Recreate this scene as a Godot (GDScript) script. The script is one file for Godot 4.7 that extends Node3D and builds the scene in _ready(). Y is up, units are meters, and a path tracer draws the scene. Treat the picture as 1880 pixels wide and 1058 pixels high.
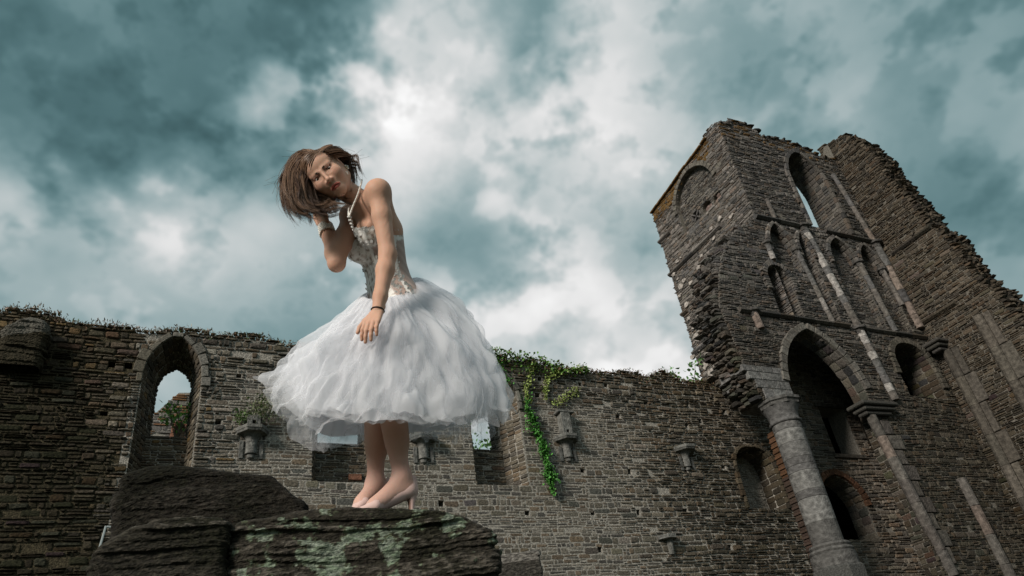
extends Node3D
# A woman in a white tulle dress on the ruins of an abbey, under a stormy sky.
# "Ruin frame": x runs along the nave wall, y is up, z points from the wall towards the viewer.

const WALL_TURN := -0.5061455          # how far the ruin frame is turned about y against the world (29 degrees)
var ruin := Transform3D()
var mats := {}
var rock_kinds: Array = []
var taken := {}


func _ready() -> void:
	seed(7)
	# ---- camera
	var cam := Camera3D.new()
	cam.name = "camera"
	cam.keep_aspect = Camera3D.KEEP_HEIGHT
	cam.fov = 43.41
	cam.near = 0.05
	cam.far = 2000.0
	cam.transform = Transform3D(Basis(Vector3(0.988529, -0.126777, -0.082087), Vector3(0.151032, 0.829777, 0.537271), Vector3(0.0, -0.543506, 0.839405)), Vector3(0, 0.6, 0))
	add_child(cam)
	# ---- sky
	var env := Environment.new()
	env.background_mode = Environment.BG_SKY
	env.tonemap_mode = Environment.TONE_MAPPER_LINEAR
	env.tonemap_exposure = 1.85
	env.background_energy_multiplier = 0.575
	env.sdfgi_enabled = true
	env.ssao_enabled = true
	env.ssil_enabled = true
	var sky := Sky.new()
	var pano := PanoramaSkyMaterial.new()
	pano.panorama = storm_sky(2560, 1280)
	sky.sky_material = pano
	env.sky = sky
	var we := WorldEnvironment.new()
	we.name = "world_environment"
	we.environment = env
	add_child(we)
	# ---- added front light in place of a flash, from the left behind the viewer
	var front_light := DirectionalLight3D.new()
	front_light.name = "front_light"
	front_light.light_color = Color(1.0, 0.965, 0.92)
	front_light.light_energy = 0.68
	front_light.light_angular_distance = 14.0
	front_light.shadow_enabled = true
	var from := Vector3(-0.50, 0.46, 0.76)
	front_light.transform = Transform3D(Basis.looking_at(-from.normalized(), Vector3.UP), Vector3(0, 30, 0))
	add_child(front_light)

	ruin = Transform3D(Basis(Vector3(0.8746197, 0, -0.4848096), Vector3.UP, Vector3(0.4848096, 0, 0.8746197)), Vector3.ZERO)
	make_materials()
	build_ground()
	build_main_wall()
	build_tower()
	build_far_things()
	build_blocks()
	build_plants()
	build_person()


# ------------------------------------------------------------------ naming
func numbered(called: String) -> String:
	if not taken.has(called):
		taken[called] = 0
		return called
	taken[called] += 1
	return "%s_%03d" % [called, taken[called]]


func tag(o: Node3D, label: String, category: String, group := "", kind := "") -> Node3D:
	if label:
		o.set_meta("label", label)
	if category:
		o.set_meta("category", category)
	if group:
		o.set_meta("group", group)
	if kind:
		o.set_meta("kind", kind)
	return o


func ruin_thing(called: String, label: String, category: String, base: Vector3, group := "") -> Node3D:
	# a thing that stands in the ruin frame; its children keep ruin coordinates through their own offset
	var o := Node3D.new()
	o.name = numbered(called)
	o.transform = ruin * Transform3D(Basis(), base)
	o.set_meta("base", base)
	add_child(o)
	return tag(o, label, category, group) as Node3D


func world_thing(called: String, label: String, category: String, base: Vector3, group := "") -> Node3D:
	var o := Node3D.new()
	o.name = numbered(called)
	o.position = base
	o.set_meta("base", base)
	add_child(o)
	return tag(o, label, category, group) as Node3D


func part(parent: Node3D, called: String, mesh: Mesh, m: Material, top := true) -> MeshInstance3D:
	# mesh coordinates are those of the thing's frame, before its base was moved
	var o := MeshInstance3D.new()
	o.name = numbered_in(parent, called)
	o.mesh = mesh
	o.material_override = m
	if top and parent.has_meta("base"):
		o.position = -(parent.get_meta("base") as Vector3)
	parent.add_child(o)
	return o


func numbered_in(parent: Node, called: String) -> String:
	var key := "%d/%s" % [parent.get_instance_id(), called]
	var n: int = taken.get(key, 0)
	taken[key] = n + 1
	return called if n == 0 else "%s_%03d" % [called, n]


# ------------------------------------------------------------------ mesh builder (triangles given counter-clockwise)
class MB:
	var v := PackedVector3Array()
	var c := PackedColorArray()
	var t := PackedInt32Array()
	var uv := PackedVector2Array()

	func pt(p: Vector3, col := Color.WHITE) -> int:
		v.append(p)
		c.append(col)
		return v.size() - 1

	func tri(a: int, b: int, d: int) -> void:
		t.append(a)
		t.append(d)
		t.append(b)

	func quad(a: int, b: int, d: int, e: int) -> void:
		tri(a, b, d)
		tri(a, d, e)

	func face(a: Vector3, b: Vector3, d: Vector3, e: Vector3, col := Color.WHITE) -> void:
		var i := pt(a, col)
		pt(b, col)
		pt(d, col)
		pt(e, col)
		quad(i, i + 1, i + 2, i + 3)

	func append(o: MB, xf: Transform3D, col: Color) -> void:
		var n := v.size()
		v.append_array(xf * o.v)
		var cc := PackedColorArray()
		cc.resize(o.v.size())
		cc.fill(col)
		c.append_array(cc)
		var tt := o.t.duplicate()
		for i in tt.size():
			tt[i] += n
		t.append_array(tt)

	func append_own(o: MB, xf: Transform3D) -> void:
		var n := v.size()
		v.append_array(xf * o.v)
		c.append_array(o.c)
		var tt := o.t.duplicate()
		for i in tt.size():
			tt[i] += n
		t.append_array(tt)

	func box(xf: Transform3D, size: Vector3, col := Color.WHITE, bevel := 0.0) -> void:
		# a box whose edges are cut by the bevel
		var h := size * 0.5
		var b := minf(bevel, minf(h.x, minf(h.y, h.z)) * 0.9)
		if b <= 0.0:
			var k := []
			for z in [-1, 1]:
				for y in [-1, 1]:
					for x in [-1, 1]:
						k.append(xf * Vector3(x * h.x, y * h.y, z * h.z))
			for f in [[4, 5, 7, 6], [1, 0, 2, 3], [5, 1, 3, 7], [0, 4, 6, 2], [6, 7, 3, 2], [0, 1, 5, 4]]:
				face(k[f[0]], k[f[1]], k[f[2]], k[f[3]], col)
			return
		# 24 points: one per corner and face
		var idx := {}
		for z in [-1, 1]:
			for y in [-1, 1]:
				for x in [-1, 1]:
					var p := Vector3(x * h.x, y * h.y, z * h.z)
					idx[[x, y, z, 0]] = pt(xf * (p - Vector3(0, y * b, z * b)), col)
					idx[[x, y, z, 1]] = pt(xf * (p - Vector3(x * b, 0, z * b)), col)
					idx[[x, y, z, 2]] = pt(xf * (p - Vector3(x * b, y * b, 0)), col)
		for s in [-1, 1]:
			_q(idx, [[s, -1, -1, 0], [s, 1, -1, 0], [s, 1, 1, 0], [s, -1, 1, 0]], s < 0)
			_q(idx, [[-1, s, -1, 1], [-1, s, 1, 1], [1, s, 1, 1], [1, s, -1, 1]], s < 0)
			_q(idx, [[-1, -1, s, 2], [1, -1, s, 2], [1, 1, s, 2], [-1, 1, s, 2]], s < 0)
			for r in [-1, 1]:
				_q(idx, [[-1, s, r, 1], [-1, s, r, 2], [1, s, r, 2], [1, s, r, 1]], s * r > 0)
				_q(idx, [[s, -1, r, 0], [s, -1, r, 2], [s, 1, r, 2], [s, 1, r, 0]], s * r < 0)
				_q(idx, [[s, r, -1, 0], [s, r, -1, 1], [s, r, 1, 1], [s, r, 1, 0]], s * r > 0)
				for q in [-1, 1]:
					var a: int = idx[[s, r, q, 0]]
					var d: int = idx[[s, r, q, 1]]
					var e: int = idx[[s, r, q, 2]]
					if s * r * q > 0:
						tri(a, d, e)
					else:
						tri(a, e, d)

	func _q(idx: Dictionary, k: Array, flip: bool) -> void:
		if flip:
			quad(idx[k[0]], idx[k[3]], idx[k[2]], idx[k[1]])
		else:
			quad(idx[k[0]], idx[k[1]], idx[k[2]], idx[k[3]])

	func grid(rows: Array, closed := false) -> void:
		# rows: arrays of [Vector3, Color]; neighbours joined; outside is to the right of row direction
		var at := []
		for r in rows:
			var line := []
			for p in r:
				line.append(pt(p[0], p[1]))
			at.append(line)
		for i in at.size() - 1:
			var n: int = at[i].size()
			for j in (n if closed else n - 1):
				var k := (j + 1) % n
				quad(at[i][j], at[i][k], at[i + 1][k], at[i + 1][j])

	func tube(path: Array, radii: Array, sides := 6, col := Color.WHITE, caps := true) -> void:
		var n := path.size()
		var first := v.size()
		var up := Vector3(0.31, 0.91, 0.27)
		for i in n:
			var d: Vector3 = (path[mini(i + 1, n - 1)] - path[maxi(i - 1, 0)]).normalized()
			var x := d.cross(up)
			if x.length() < 0.05:
				x = d.cross(Vector3(1, 0.1, 0))
			x = x.normalized()
			var y := d.cross(x)
			up = -y
			for j in sides:
				var a := TAU * j / sides
				pt(path[i] + (x * cos(a) + y * sin(a)) * radii[i], col)
		for i in n - 1:
			for j in sides:
				var k := (j + 1) % sides
				var a := first + i * sides
				quad(a + j, a + k, a + sides + k, a + sides + j)
		if caps:
			for j in range(1, sides - 1):
				tri(first, first + j + 1, first + j)
				var a := first + (n - 1) * sides
				tri(a, a + j, a + j + 1)

	func lathe(profile: Array, sides := 20, a0 := 0.0, a1 := TAU, col := Color.WHITE, at := Vector3.ZERO) -> void:
		# profile: Vector2(radius, height) upwards; turns about y
		var whole := absf(a1 - a0 - TAU) < 0.001
		var cols := sides if whole else sides + 1
		var first := v.size()
		for p in profile:
			for j in cols:
				var a := a0 + (a1 - a0) * j / sides
				pt(at + Vector3(cos(a) * p.x, p.y, -sin(a) * p.x), col)
		for i in profile.size() - 1:
			for j in sides:
				var k := (j + 1) % cols
				var a := first + i * cols
				quad(a + j, a + k, a + cols + k, a + cols + j)

	func mesh(smooth := false, with_uv := false) -> ArrayMesh:
		var arr := []
		arr.resize(Mesh.ARRAY_MAX)
		arr[Mesh.ARRAY_VERTEX] = v
		arr[Mesh.ARRAY_COLOR] = c
		arr[Mesh.ARRAY_INDEX] = t
		if with_uv:
			arr[Mesh.ARRAY_TEX_UV] = uv
		if smooth:
			var n := PackedVector3Array()
			n.resize(v.size())
			for i in range(0, t.size(), 3):
				var a := t[i]
				var b := t[i + 2]
				var d := t[i + 1]
				var f := (v[b] - v[a]).cross(v[d] - v[a])
				n[a] += f
				n[b] += f
				n[d] += f
			for i in n.size():
				n[i] = n[i].normalized()
			arr[Mesh.ARRAY_NORMAL] = n
		var m := ArrayMesh.new()
		m.add_surface_from_arrays(Mesh.PRIMITIVE_TRIANGLES, arr)
		return m


# ------------------------------------------------------------------ sky
func storm_sky(w: int, h: int) -> ImageTexture:
	# where the cloud deck is thick (dark) and thin (bright): heading, height in degrees, brightness
	var seen := [
		[-45.6, 48.0, .46], [-39.7, 49.9, .48], [-34.9, 51.1, .37], [-29.6, 52.1, .45], [-22.6, 53.1, .42], [-16.3, 53.6, .50], [-8.4, 53.8, .78], [-3.7, 53.6, .85], [1.0, 53.3, .55], [7.5, 52.4, .55], [15.0, 51.0, .68], [23.4, 48.7, .66], [30.7, 45.9, .6], [36.9, 43.0, .58], [42.0, 39.9, .52], [46.4, 37.0, .5],
		[-44.3, 45.2, .42], [-39.5, 46.6, .46], [-37.3, 47.2, .52], [-33.0, 48.1, .36], [-27.9, 49.1, .40], [-22.3, 49.8, .40], [-15.1, 50.2, .55], [-8.8, 50.3, .78], [-3.1, 50.1, .9], [2.0, 49.6, .52], [6.9, 48.9, .52], [12.3, 48.0, .74], [19.0, 46.3, .72], [26.5, 43.8, .62], [32.1, 41.4, .55], [34.5, 40.3, .45], [38.5, 38.2, .55], [43.1, 35.3, .55],
		[-43.9, 42.0, .36], [-39.3, 43.3, .40], [-35.4, 44.2, .42], [-30.3, 45.2, .33], [-25.2, 45.9, .35], [-19.7, 46.5, .55], [-16.9, 46.6, .88], [-12.2, 46.8, .92], [-6.8, 46.7, .92], [-2.6, 46.4, .85], [1.6, 46.0, .6], [5.2, 45.5, .58], [9.2, 44.8, .82], [14.7, 43.6, .78], [19.9, 42.2, .68], [30.3, 38.3, .62], [32.6, 37.3, .74], [36.3, 35.5, .6], [41.3, 32.6, .56],
		[-42.2, 39.5, .36], [-37.6, 40.7, .37], [-32.5, 41.7, .37], [-26.8, 42.6, .38], [-23.8, 42.9, .5], [-22.2, 43.1, .78], [-11.8, 43.5, .88], [-6.0, 43.3, .9], [-2.0, 43.0, .78], [3.1, 42.4, .88], [8.1, 41.6, .85], [13.5, 40.5, .85], [17.0, 39.5, .68], [25.4, 36.8, .6], [31.4, 34.3, .6], [36.7, 31.8, .55], [41.2, 29.3, .53],
		[-41.7, 37.8, .55], [-37.1, 38.9, .6], [-32.1, 39.8, .6], [-30.3, 40.1, .82], [-26.5, 40.6, .8], [-22.5, 41.0, .75], [-17.3, 41.3, .85], [-11.9, 41.4, .9], [-7.4, 41.3, .7], [-2.4, 40.9, .6], [2.6, 40.3, .85], [8.1, 39.5, .85], [13.3, 38.3, .88],
		[-41.1, 36.0, .74], [-37.8, 36.8, .78], [-34.6, 37.4, .82], [-30.4, 38.1, .88], [-26.2, 38.7, .88], [-22.4, 39.0, .78], [-17.3, 39.3, .75], [-12.0, 39.3, .8], [-6.6, 39.1, .58], [-2.2, 38.8, .5], [2.1, 38.3, .72], [7.5, 37.4, .72], [11.0, 36.7, .62], [14.5, 35.8, .68], [37.9, 27.0, .53],
		[-41.2, 33.8, .62], [-38.4, 34.4, .78], [-35.3, 35.0, .70], [-31.2, 35.7, .78], [-26.8, 36.2, .82], [-23.1, 36.5, .78], [-19.2, 36.7, .65], [-14.2, 36.8, .65], [-8.9, 36.7, .6], [-5.3, 36.5, .62], [-3.1, 36.3, .52], [1.6, 35.7, .64], [6.8, 34.9, .74], [10.8, 34.1, .6], [14.6, 33.2, .62], [38.3, 24.3, .53],
		[-40.6, 31.7, .72], [-36.7, 32.5, .7], [-32.9, 33.1, .66], [-28.7, 33.6, .7], [-24.3, 34.0, .74], [-20.1, 34.2, .66], [-16.2, 34.3, .62], [-12.2, 34.3, .65], [-7.1, 34.0, .68], [-3.0, 33.7, .74], [1.1, 33.2, .8], [5.6, 32.5, .78], [10.5, 31.5, .8], [14.2, 30.6, .74],
		[-39.4, 29.9, .58], [-34.4, 30.7, .6], [-28.4, 31.4, .64], [-22.7, 31.8, .6], [-18.1, 32.0, .6], [-9.8, 31.8, .7], [-2.3, 31.2, .82], [2.6, 30.5, .8], [7.5, 29.7, .8], [12.1, 28.7, .74],
		[-30.1, 28.9, .58], [-21.6, 29.4, .58], [-12.4, 29.4, .7], [-3.7, 28.8, .76], [-0.3, 28.3, .76], [4.5, 27.6, .8], [8.2, 26.9, .86], [12.7, 26.0, .85],
	]
	var gw := 256
	var gh := 66
	var far := FastNoiseLite.new()
	far.seed = 11
	far.frequency = 1.1
	far.fractal_octaves = 3
	var dirs := PackedVector3Array()
	for s in seen:
		dirs.append(heading(s[0], s[1]))
	var coarse := PackedFloat32Array()
	coarse.resize(gw * gh)
	var k := 1.0 / (2.0 * pow(deg_to_rad(2.3), 2.0))
	for j in gh:
		var el := 92.0 - j * 1.4375
		for i in gw:
			var d := heading(i * 360.0 / gw, clampf(el, -3.0, 89.9))
			var sum := 0.64 + 0.24 * far.get_noise_3dv(d * 1.6) 
			sum *= 0.006
			var wsum := 0.006
			if d.z < 0.35:
				for n in dirs.size():
					var q := 1.0 - d.dot(dirs[n])
					if q < 0.03:
						var g := exp(-2.0 * q * k)
						wsum += g
						sum += g * seen[n][2]
			coarse[j * gw + i] = sum / wsum
	var billow := FastNoiseLite.new()
	billow.seed = 5
	billow.frequency = 3.2
	billow.fractal_octaves = 5
	billow.fractal_gain = 0.55
	var drift := FastNoiseLite.new()
	drift.seed = 21
	drift.frequency = 5.0
	drift.fractal_octaves = 4
	var wisp := FastNoiseLite.new()
	wisp.seed = 33
	wisp.frequency = 11.0
	wisp.fractal_octaves = 4
	wisp.fractal_gain = 0.6
	var data := PackedFloat32Array()
	data.resize(w * h * 3)
	var top := h / 2 + 4
	for j in top:
		var el := 90.0 - (j + 0.5) * 180.0 / h
		var sy := sin(deg_to_rad(el))
		var cy := cos(deg_to_rad(el))
		for i in w:
			var az := (i + 0.5) * TAU / w
			var d := Vector3(sin(az) * cy, sy * 1.35, -cos(az) * cy)
			var n1 := billow.get_noise_3dv(d)
			var n2 := drift.get_noise_3dv(d)
			var n3 := wisp.get_noise_3dv(d)
			# look the deck up a little aside, so that its edges billow
			var ga := ((i + 0.5) / w * gw + (n2 * 3.6 + n3 * 1.0) / maxf(cy, 0.2) + gw)
			var ge := clampf((92.0 - el) / 1.4375 + n1 * 2.2 + n3 * 0.8, 0.0, gh - 1.01)
			var i0 := int(ga)
			var j0 := int(ge)
			var fx := ga - i0
			var fy := ge - j0
			var a := coarse[j0 * gw + i0 % gw] * (1 - fx) + coarse[j0 * gw + (i0 + 1) % gw] * fx
			var b := coarse[(j0 + 1) * gw + i0 % gw] * (1 - fx) + coarse[(j0 + 1) * gw + (i0 + 1) % gw] * fx
			var val := a * (1 - fy) + b * fy
			var curl := 1.0 - 2.2 * absf(n3)                 # bright rims where billows meet
			val = clampf(0.655 + (0.06 + 0.95 * val - 0.655) * 1.14, 0.2, 1.1)
			val += (n1 * 0.10 + n2 * 0.08 + n3 * 0.075 + (curl - 0.6) * 0.035) * clampf(1.3 - absf(val - 0.70) * 2.2, 0.3, 1.0)
			val += (smoothstep(-0.03, 0.11, n1 * 0.6 + n2 * 0.45 + n3 * 0.3) - 0.5) * 0.046 * clampf(1.3 - absf(val - 0.70) * 2.4, 0.35, 1.0)
			val = clampf(val, 0.34, 0.985)
			# thick cloud is teal grey, thin cloud nearly white
			var pale := smoothstep(0.32, 0.9, val)
			var red := val * lerpf(0.68, 1.0, pale)
			var gre := val * lerpf(0.985, 1.0, pale)
			var blu := val * lerpf(1.03, 1.0, pale)
			var o := (j * w + i) * 3
			data[o] = srgb(red)
			data[o + 1] = srgb(gre)
			data[o + 2] = srgb(blu)
	for j in range(top, h):
		var o := j * w * 3
		for i in w:
			data[o] = 0.035
			data[o + 1] = 0.04
			data[o + 2] = 0.03
			o += 3
	var im := Image.create_from_data(w, h, false, Image.FORMAT_RGBF, data.to_byte_array())
	return ImageTexture.create_from_image(im)


func srgb(x: float) -> float:
	return x / 12.92 if x <= 0.04045 else pow((x + 0.055) / 1.055, 2.4)


func heading(az: float, el: float) -> Vector3:
	var a := deg_to_rad(az)
	var e := deg_to_rad(el)
	return Vector3(sin(a) * cos(e), sin(e), -cos(a) * cos(e))


# ------------------------------------------------------------------ materials
func noise_tex(sd: int, freq: float, lo: float, hi: float, octaves := 4, size := 512, kind := FastNoiseLite.TYPE_SIMPLEX_SMOOTH) -> NoiseTexture2D:
	var n := FastNoiseLite.new()
	n.seed = sd
	n.noise_type = kind
	n.frequency = freq
	n.fractal_octaves = octaves
	var t := NoiseTexture2D.new()
	t.width = size
	t.height = size
	t.seamless = true
	t.noise = n
	var g := Gradient.new()
	g.set_color(0, Color(lo, lo, lo))
	g.set_color(1, Color(hi, hi, hi))
	t.color_ramp = g
	return t


func bump_tex(sd: int, freq: float, strength: float, octaves := 5, size := 512) -> NoiseTexture2D:
	var n := FastNoiseLite.new()
	n.seed = sd
	n.frequency = freq
	n.fractal_octaves = octaves
	var t := NoiseTexture2D.new()
	t.width = size
	t.height = size
	t.seamless = true
	t.as_normal_map = true
	t.bump_strength = strength
	t.noise = n
	return t


func stuff_mat(called: String, albedo: Texture2D, normal: Texture2D, scale: Vector3, rough := 0.95, strength := 1.0) -> StandardMaterial3D:
	var m := StandardMaterial3D.new()
	m.resource_name = called
	m.vertex_color_use_as_albedo = true
	m.albedo_texture = albedo
	m.roughness = rough
	m.metallic_specular = 0.3
	if normal:
		m.normal_enabled = true
		m.normal_texture = normal
		m.normal_scale = strength
	m.uv1_triplanar = true
	m.uv1_world_triplanar = true
	m.uv1_scale = scale
	m.uv1_triplanar_sharpness = 4.0
	mats[called] = m
	return m


func plain_mat(called: String, rough := 0.8) -> StandardMaterial3D:
	var m := StandardMaterial3D.new()
	m.resource_name = called
	m.vertex_color_use_as_albedo = true
	m.roughness = rough
	mats[called] = m
	return m


func make_materials() -> void:
	var grain := noise_tex(3, 0.02, 0.45, 1.0, 5)
	var slate := bump_tex(4, 0.02, 14.0)
	stuff_mat("slate", grain, slate, Vector3(1.3, 4.5, 1.3), 0.93, 1.0)
	stuff_mat("mortar", noise_tex(8, 0.03, 0.55, 1.0, 5), bump_tex(9, 0.05, 10.0), Vector3(1.1, 1.1, 1.1), 0.97).albedo_color = Color(0.47, 0.44, 0.385).linear_to_srgb()
	stuff_mat("mortar_vignette", noise_tex(8, 0.03, 0.4, 1.0, 5), bump_tex(9, 0.05, 10.0), Vector3(1.1, 1.1, 1.1), 0.97).albedo_color = Color(0.11, 0.092, 0.055).linear_to_srgb()  # mortar darkened to carry the painted vignette shade
	stuff_mat("mortar_dark", noise_tex(8, 0.03, 0.55, 1.0, 5), bump_tex(9, 0.05, 10.0), Vector3(1.1, 1.1, 1.1), 0.97).albedo_color = Color(0.25, 0.23, 0.195).linear_to_srgb()
	stuff_mat("ashlar", noise_tex(13, 0.012, 0.5, 1.0, 6), bump_tex(14, 0.04, 6.0), Vector3(0.9, 0.9, 0.9), 0.9)
	stuff_mat("boulder", noise_tex(17, 0.025, 0.35, 1.0, 6), bump_tex(18, 0.05, 9.0, 6), Vector3(2.2, 7.0, 2.2), 0.95)
	stuff_mat("soil", noise_tex(23, 0.02, 0.5, 1.0, 5), null, Vector3(0.6, 0.6, 0.6), 1.0)
	var leaf := plain_mat("leaf", 0.55)
	leaf.backlight_enabled = true
	leaf.backlight = Color(0.45, 0.5, 0.2)
	leaf.cull_mode = BaseMaterial3D.CULL_DISABLED
	plain_mat("bark", 0.95)
	var skin := plain_mat("skin", 0.58)
	skin.metallic_specular = 0.32
	skin.subsurf_scatter_enabled = true
	skin.subsurf_scatter_strength = 0.12
	var hairy := plain_mat("hair", 0.42)
	hairy.metallic_specular = 0.4
	hairy.backlight_enabled = true
	hairy.backlight = Color(0.55, 0.42, 0.34)
	plain_mat("satin", 0.55)
	plain_mat("suede", 0.75)
	var pearl := plain_mat("pearl", 0.2)
	pearl.clearcoat_enabled = true
	pearl.clearcoat = 0.6
	for q in [["tulle_in", 1.0], ["tulle_mid", 0.66], ["tulle", 0.36]]:
		var t := plain_mat(q[0], 0.9)
		t.albedo_color = Color(0.93, 0.935, 0.95, q[1])
		t.metallic_specular = 0.1
		t.cull_mode = BaseMaterial3D.CULL_DISABLED
		t.backlight_enabled = true
		t.backlight = Color(0.95, 0.95, 0.95)
		if q[1] < 1.0:
			t.transparency = BaseMaterial3D.TRANSPARENCY_ALPHA


func build_ground() -> void:
	var m := MB.new()
	var n := FastNoiseLite.new()
	n.seed = 2
	n.frequency = 0.15
	var rows := []
	for j in 41:
		var line := []
		var z := -pow(absf(j - 20) / 20.0, 3.0) * 600.0 * signf(20.0 - j) - (j - 20) * -0.8
		for i in 41:
			var x := pow(absf(i - 20) / 20.0, 3.0) * 600.0 * signf(i - 20.0) + (i - 20) * 0.8
			var g := 0.5 + 0.5 * n.get_noise_2d(x, z)
			line.append([Vector3(x, 0.04 * n.get_noise_2d(x * 3, z * 3), z), Color(0.035 + 0.03 * g, 0.05 + 0.02 * g, 0.02 + 0.012 * g)])
		rows.append(line)
	m.grid(rows)
	var o := MeshInstance3D.new()
	o.name = "ground"
	o.mesh = m.mesh(true)
	o.material_override = mats.soil
	tag(o, "", "", "", "structure")
	add_child(o)


# ------------------------------------------------------------------ masonry
func make_rock_kinds() -> void:
	var r := RandomNumberGenerator.new()
	r.seed = 91
	for n in 16:
		var m := MB.new()
		var ring := []
		var base := [Vector2(-0.5, -0.36), Vector2(-0.40, -0.5), Vector2(0.40, -0.5), Vector2(0.5, -0.36), Vector2(0.5, 0.36), Vector2(0.40, 0.5), Vector2(-0.40, 0.5), Vector2(-0.5, 0.36)]
		var skew := r.randf_range(-0.07, 0.07)
		for p in base:
			ring.append(Vector2(p.x + r.randf_range(-0.05, 0.04) * signf(p.x) + skew * p.y, p.y + r.randf_range(-0.10, 0.06) * signf(p.y)))
		var tilt := Vector2(r.randf_range(-0.35, 0.35), r.randf_range(-0.45, 0.45))
		var back := []
		var rim := []
		var inner := []
		for p in ring:
			back.append(m.pt(Vector3(p.x, p.y, -0.6)))
		for p in ring:
			rim.append(m.pt(Vector3(p.x, p.y, 0.5 + tilt.dot(p) + r.randf_range(-0.22, 0.18))))
		for p in ring:
			var q: Vector2 = p * Vector2(r.randf_range(0.78, 0.93), r.randf_range(0.55, 0.85))
			inner.append(m.pt(Vector3(q.x, q.y, 0.85 + tilt.dot(q) + r.randf_range(-0.12, 0.12))))
		var mid := m.pt(Vector3(r.randf_range(-0.2, 0.2), r.randf_range(-0.1, 0.1), 0.92 + r.randf_range(-0.15, 0.15)))
		for i in 8:
			var k := (i + 1) % 8
			m.quad(back[i], back[k], rim[k], rim[i])
			m.quad(rim[i], rim[k], inner[k], inner[i])
			m.tri(inner[i], inner[k], mid)
		rock_kinds.append(m)


func new_stones() -> Dictionary:
	return {"xf": [], "col": [], "area": []}


func add_stone(ctx: Dictionary, xf: Transform3D, size: Vector3, col: Color) -> void:
	ctx.xf.append(xf.scaled_local(size))
	ctx.col.append(col)
	ctx.area.append(size.x * size.y)


func emit_stones(parent: Node3D, ctx: Dictionary, single: int, m: Material, called := "stone", rest := "small_stones") -> void:
	var eye := ruin.affine_inverse() * Vector3(0, 0.6, 0)
	var rank := []
	for i in ctx.xf.size():
		var x: Transform3D = ctx.xf[i]
		var to := eye - x.origin
		var facing := maxf(x.basis.z.normalized().dot(to.normalized()), 0.0)
		rank.append([-ctx.area[i] * facing / to.length_squared() if seen_here(x.origin) else 0.0, i])
	rank.sort()
	var shared := {}
	var bulk := MB.new()
	for n in rank.size():
		var i: int = rank[n][1]
		var kind: int = (i * 7 + 3) % rock_kinds.size()
		if n < single and rank[n][0] < 0.0:
			var c: Color = ctx.col[i]
			var tone := Vector3i(roundi(c.r * 50), roundi(c.g * 50), roundi(c.b * 50))
			var key := [kind, tone]
			if not shared.has(key):
				var one := MB.new()
				one.append(rock_kinds[kind], Transform3D(), Color(tone.x / 50.0, tone.y / 50.0, tone.z / 50.0))
				shared[key] = one.mesh()
			var o := part(parent, called, shared[key], m, false)
			o.transform = Transform3D(Basis(), -(parent.get_meta("base") as Vector3)) * ctx.xf[i]
		else:
			bulk.append(rock_kinds[kind], ctx.xf[i], ctx.col[i])
	if bulk.v.size():
		part(parent, rest, bulk.mesh(), m).set_meta("kind", "stuff")


func seen_here(p: Vector3) -> bool:
	# whether the camera's frame holds this ruin point
	var q := Transform3D(Basis(Vector3(0.988529, -0.126777, -0.082087), Vector3(0.151032, 0.829777, 0.537271), Vector3(0.0, -0.543506, 0.839405)), Vector3(0, 0.6, 0)).affine_inverse() * (ruin * p)
	return q.z < 0 and absf(q.x / q.z) < 0.70 and absf(q.y / q.z) < 0.39


func clad(ctx: Dictionary, xf: Transform3D, u0: float, u1: float, v0: float, v1: float, inside: Callable, o: Dictionary, r: RandomNumberGenerator) -> void:
	# lays rough courses on the plane of xf (x along, y up, z out) wherever inside(u, v) holds
	var v := v0
	var step := 0.05
	var gap: float = o.get("gap", 0.014)
	while v < v1:
		var h := lerpf(o.hmin, o.hmax, pow(r.randf(), 1.6))
		var vm := v + h * 0.5
		var u := u0
		while u < u1:
			# the next run of wall in this course
			while u < u1 and not inside.call(u + step * 0.5, vm):
				u += step
			var a := u
			while u < u1 and inside.call(u + step * 0.5, vm):
				u += step
			var b := minf(u, u1)
			var x := a
			while x < b - 0.03:
				var l := lerpf(o.lmin, o.lmax, pow(r.randf(), 1.8))
				if b - x - l < o.lmin * 0.6:
					l = b - x
				if r.randf() > o.get("miss", 0.012):
					var wave := sin((x + vm * 0.6) * 1.3) * 0.022 + sin(x * 3.1 + vm) * 0.012
					var cut := 1
					if h > 0.085 and r.randf() < 0.28:
						cut = 2
					for k in cut:
						var hk := h / cut
						var at := Vector3(x + l * 0.5, v + hk * (k + 0.5) + wave + r.randf_range(-0.008, 0.008), 0)
						var p := xf * at
						var proud: float = o.proud * r.randf_range(0.35, 1.5) * (o.depth.call(p) if o.has("depth") else 1.0)
						var t := Transform3D(xf.basis * Basis.from_euler(Vector3(r.randf_range(-0.05, 0.05), r.randf_range(-0.03, 0.03), r.randf_range(-0.025, 0.025))), p)
						if r.randf() < 0.5:
							t = t.rotated_local(Vector3.BACK, PI)
						add_stone(ctx, t, Vector3(maxf(l - gap, 0.03), maxf(hk - gap * 0.9, 0.02), proud), o.color.call(p, r))
				x += l
		v += h


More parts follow.
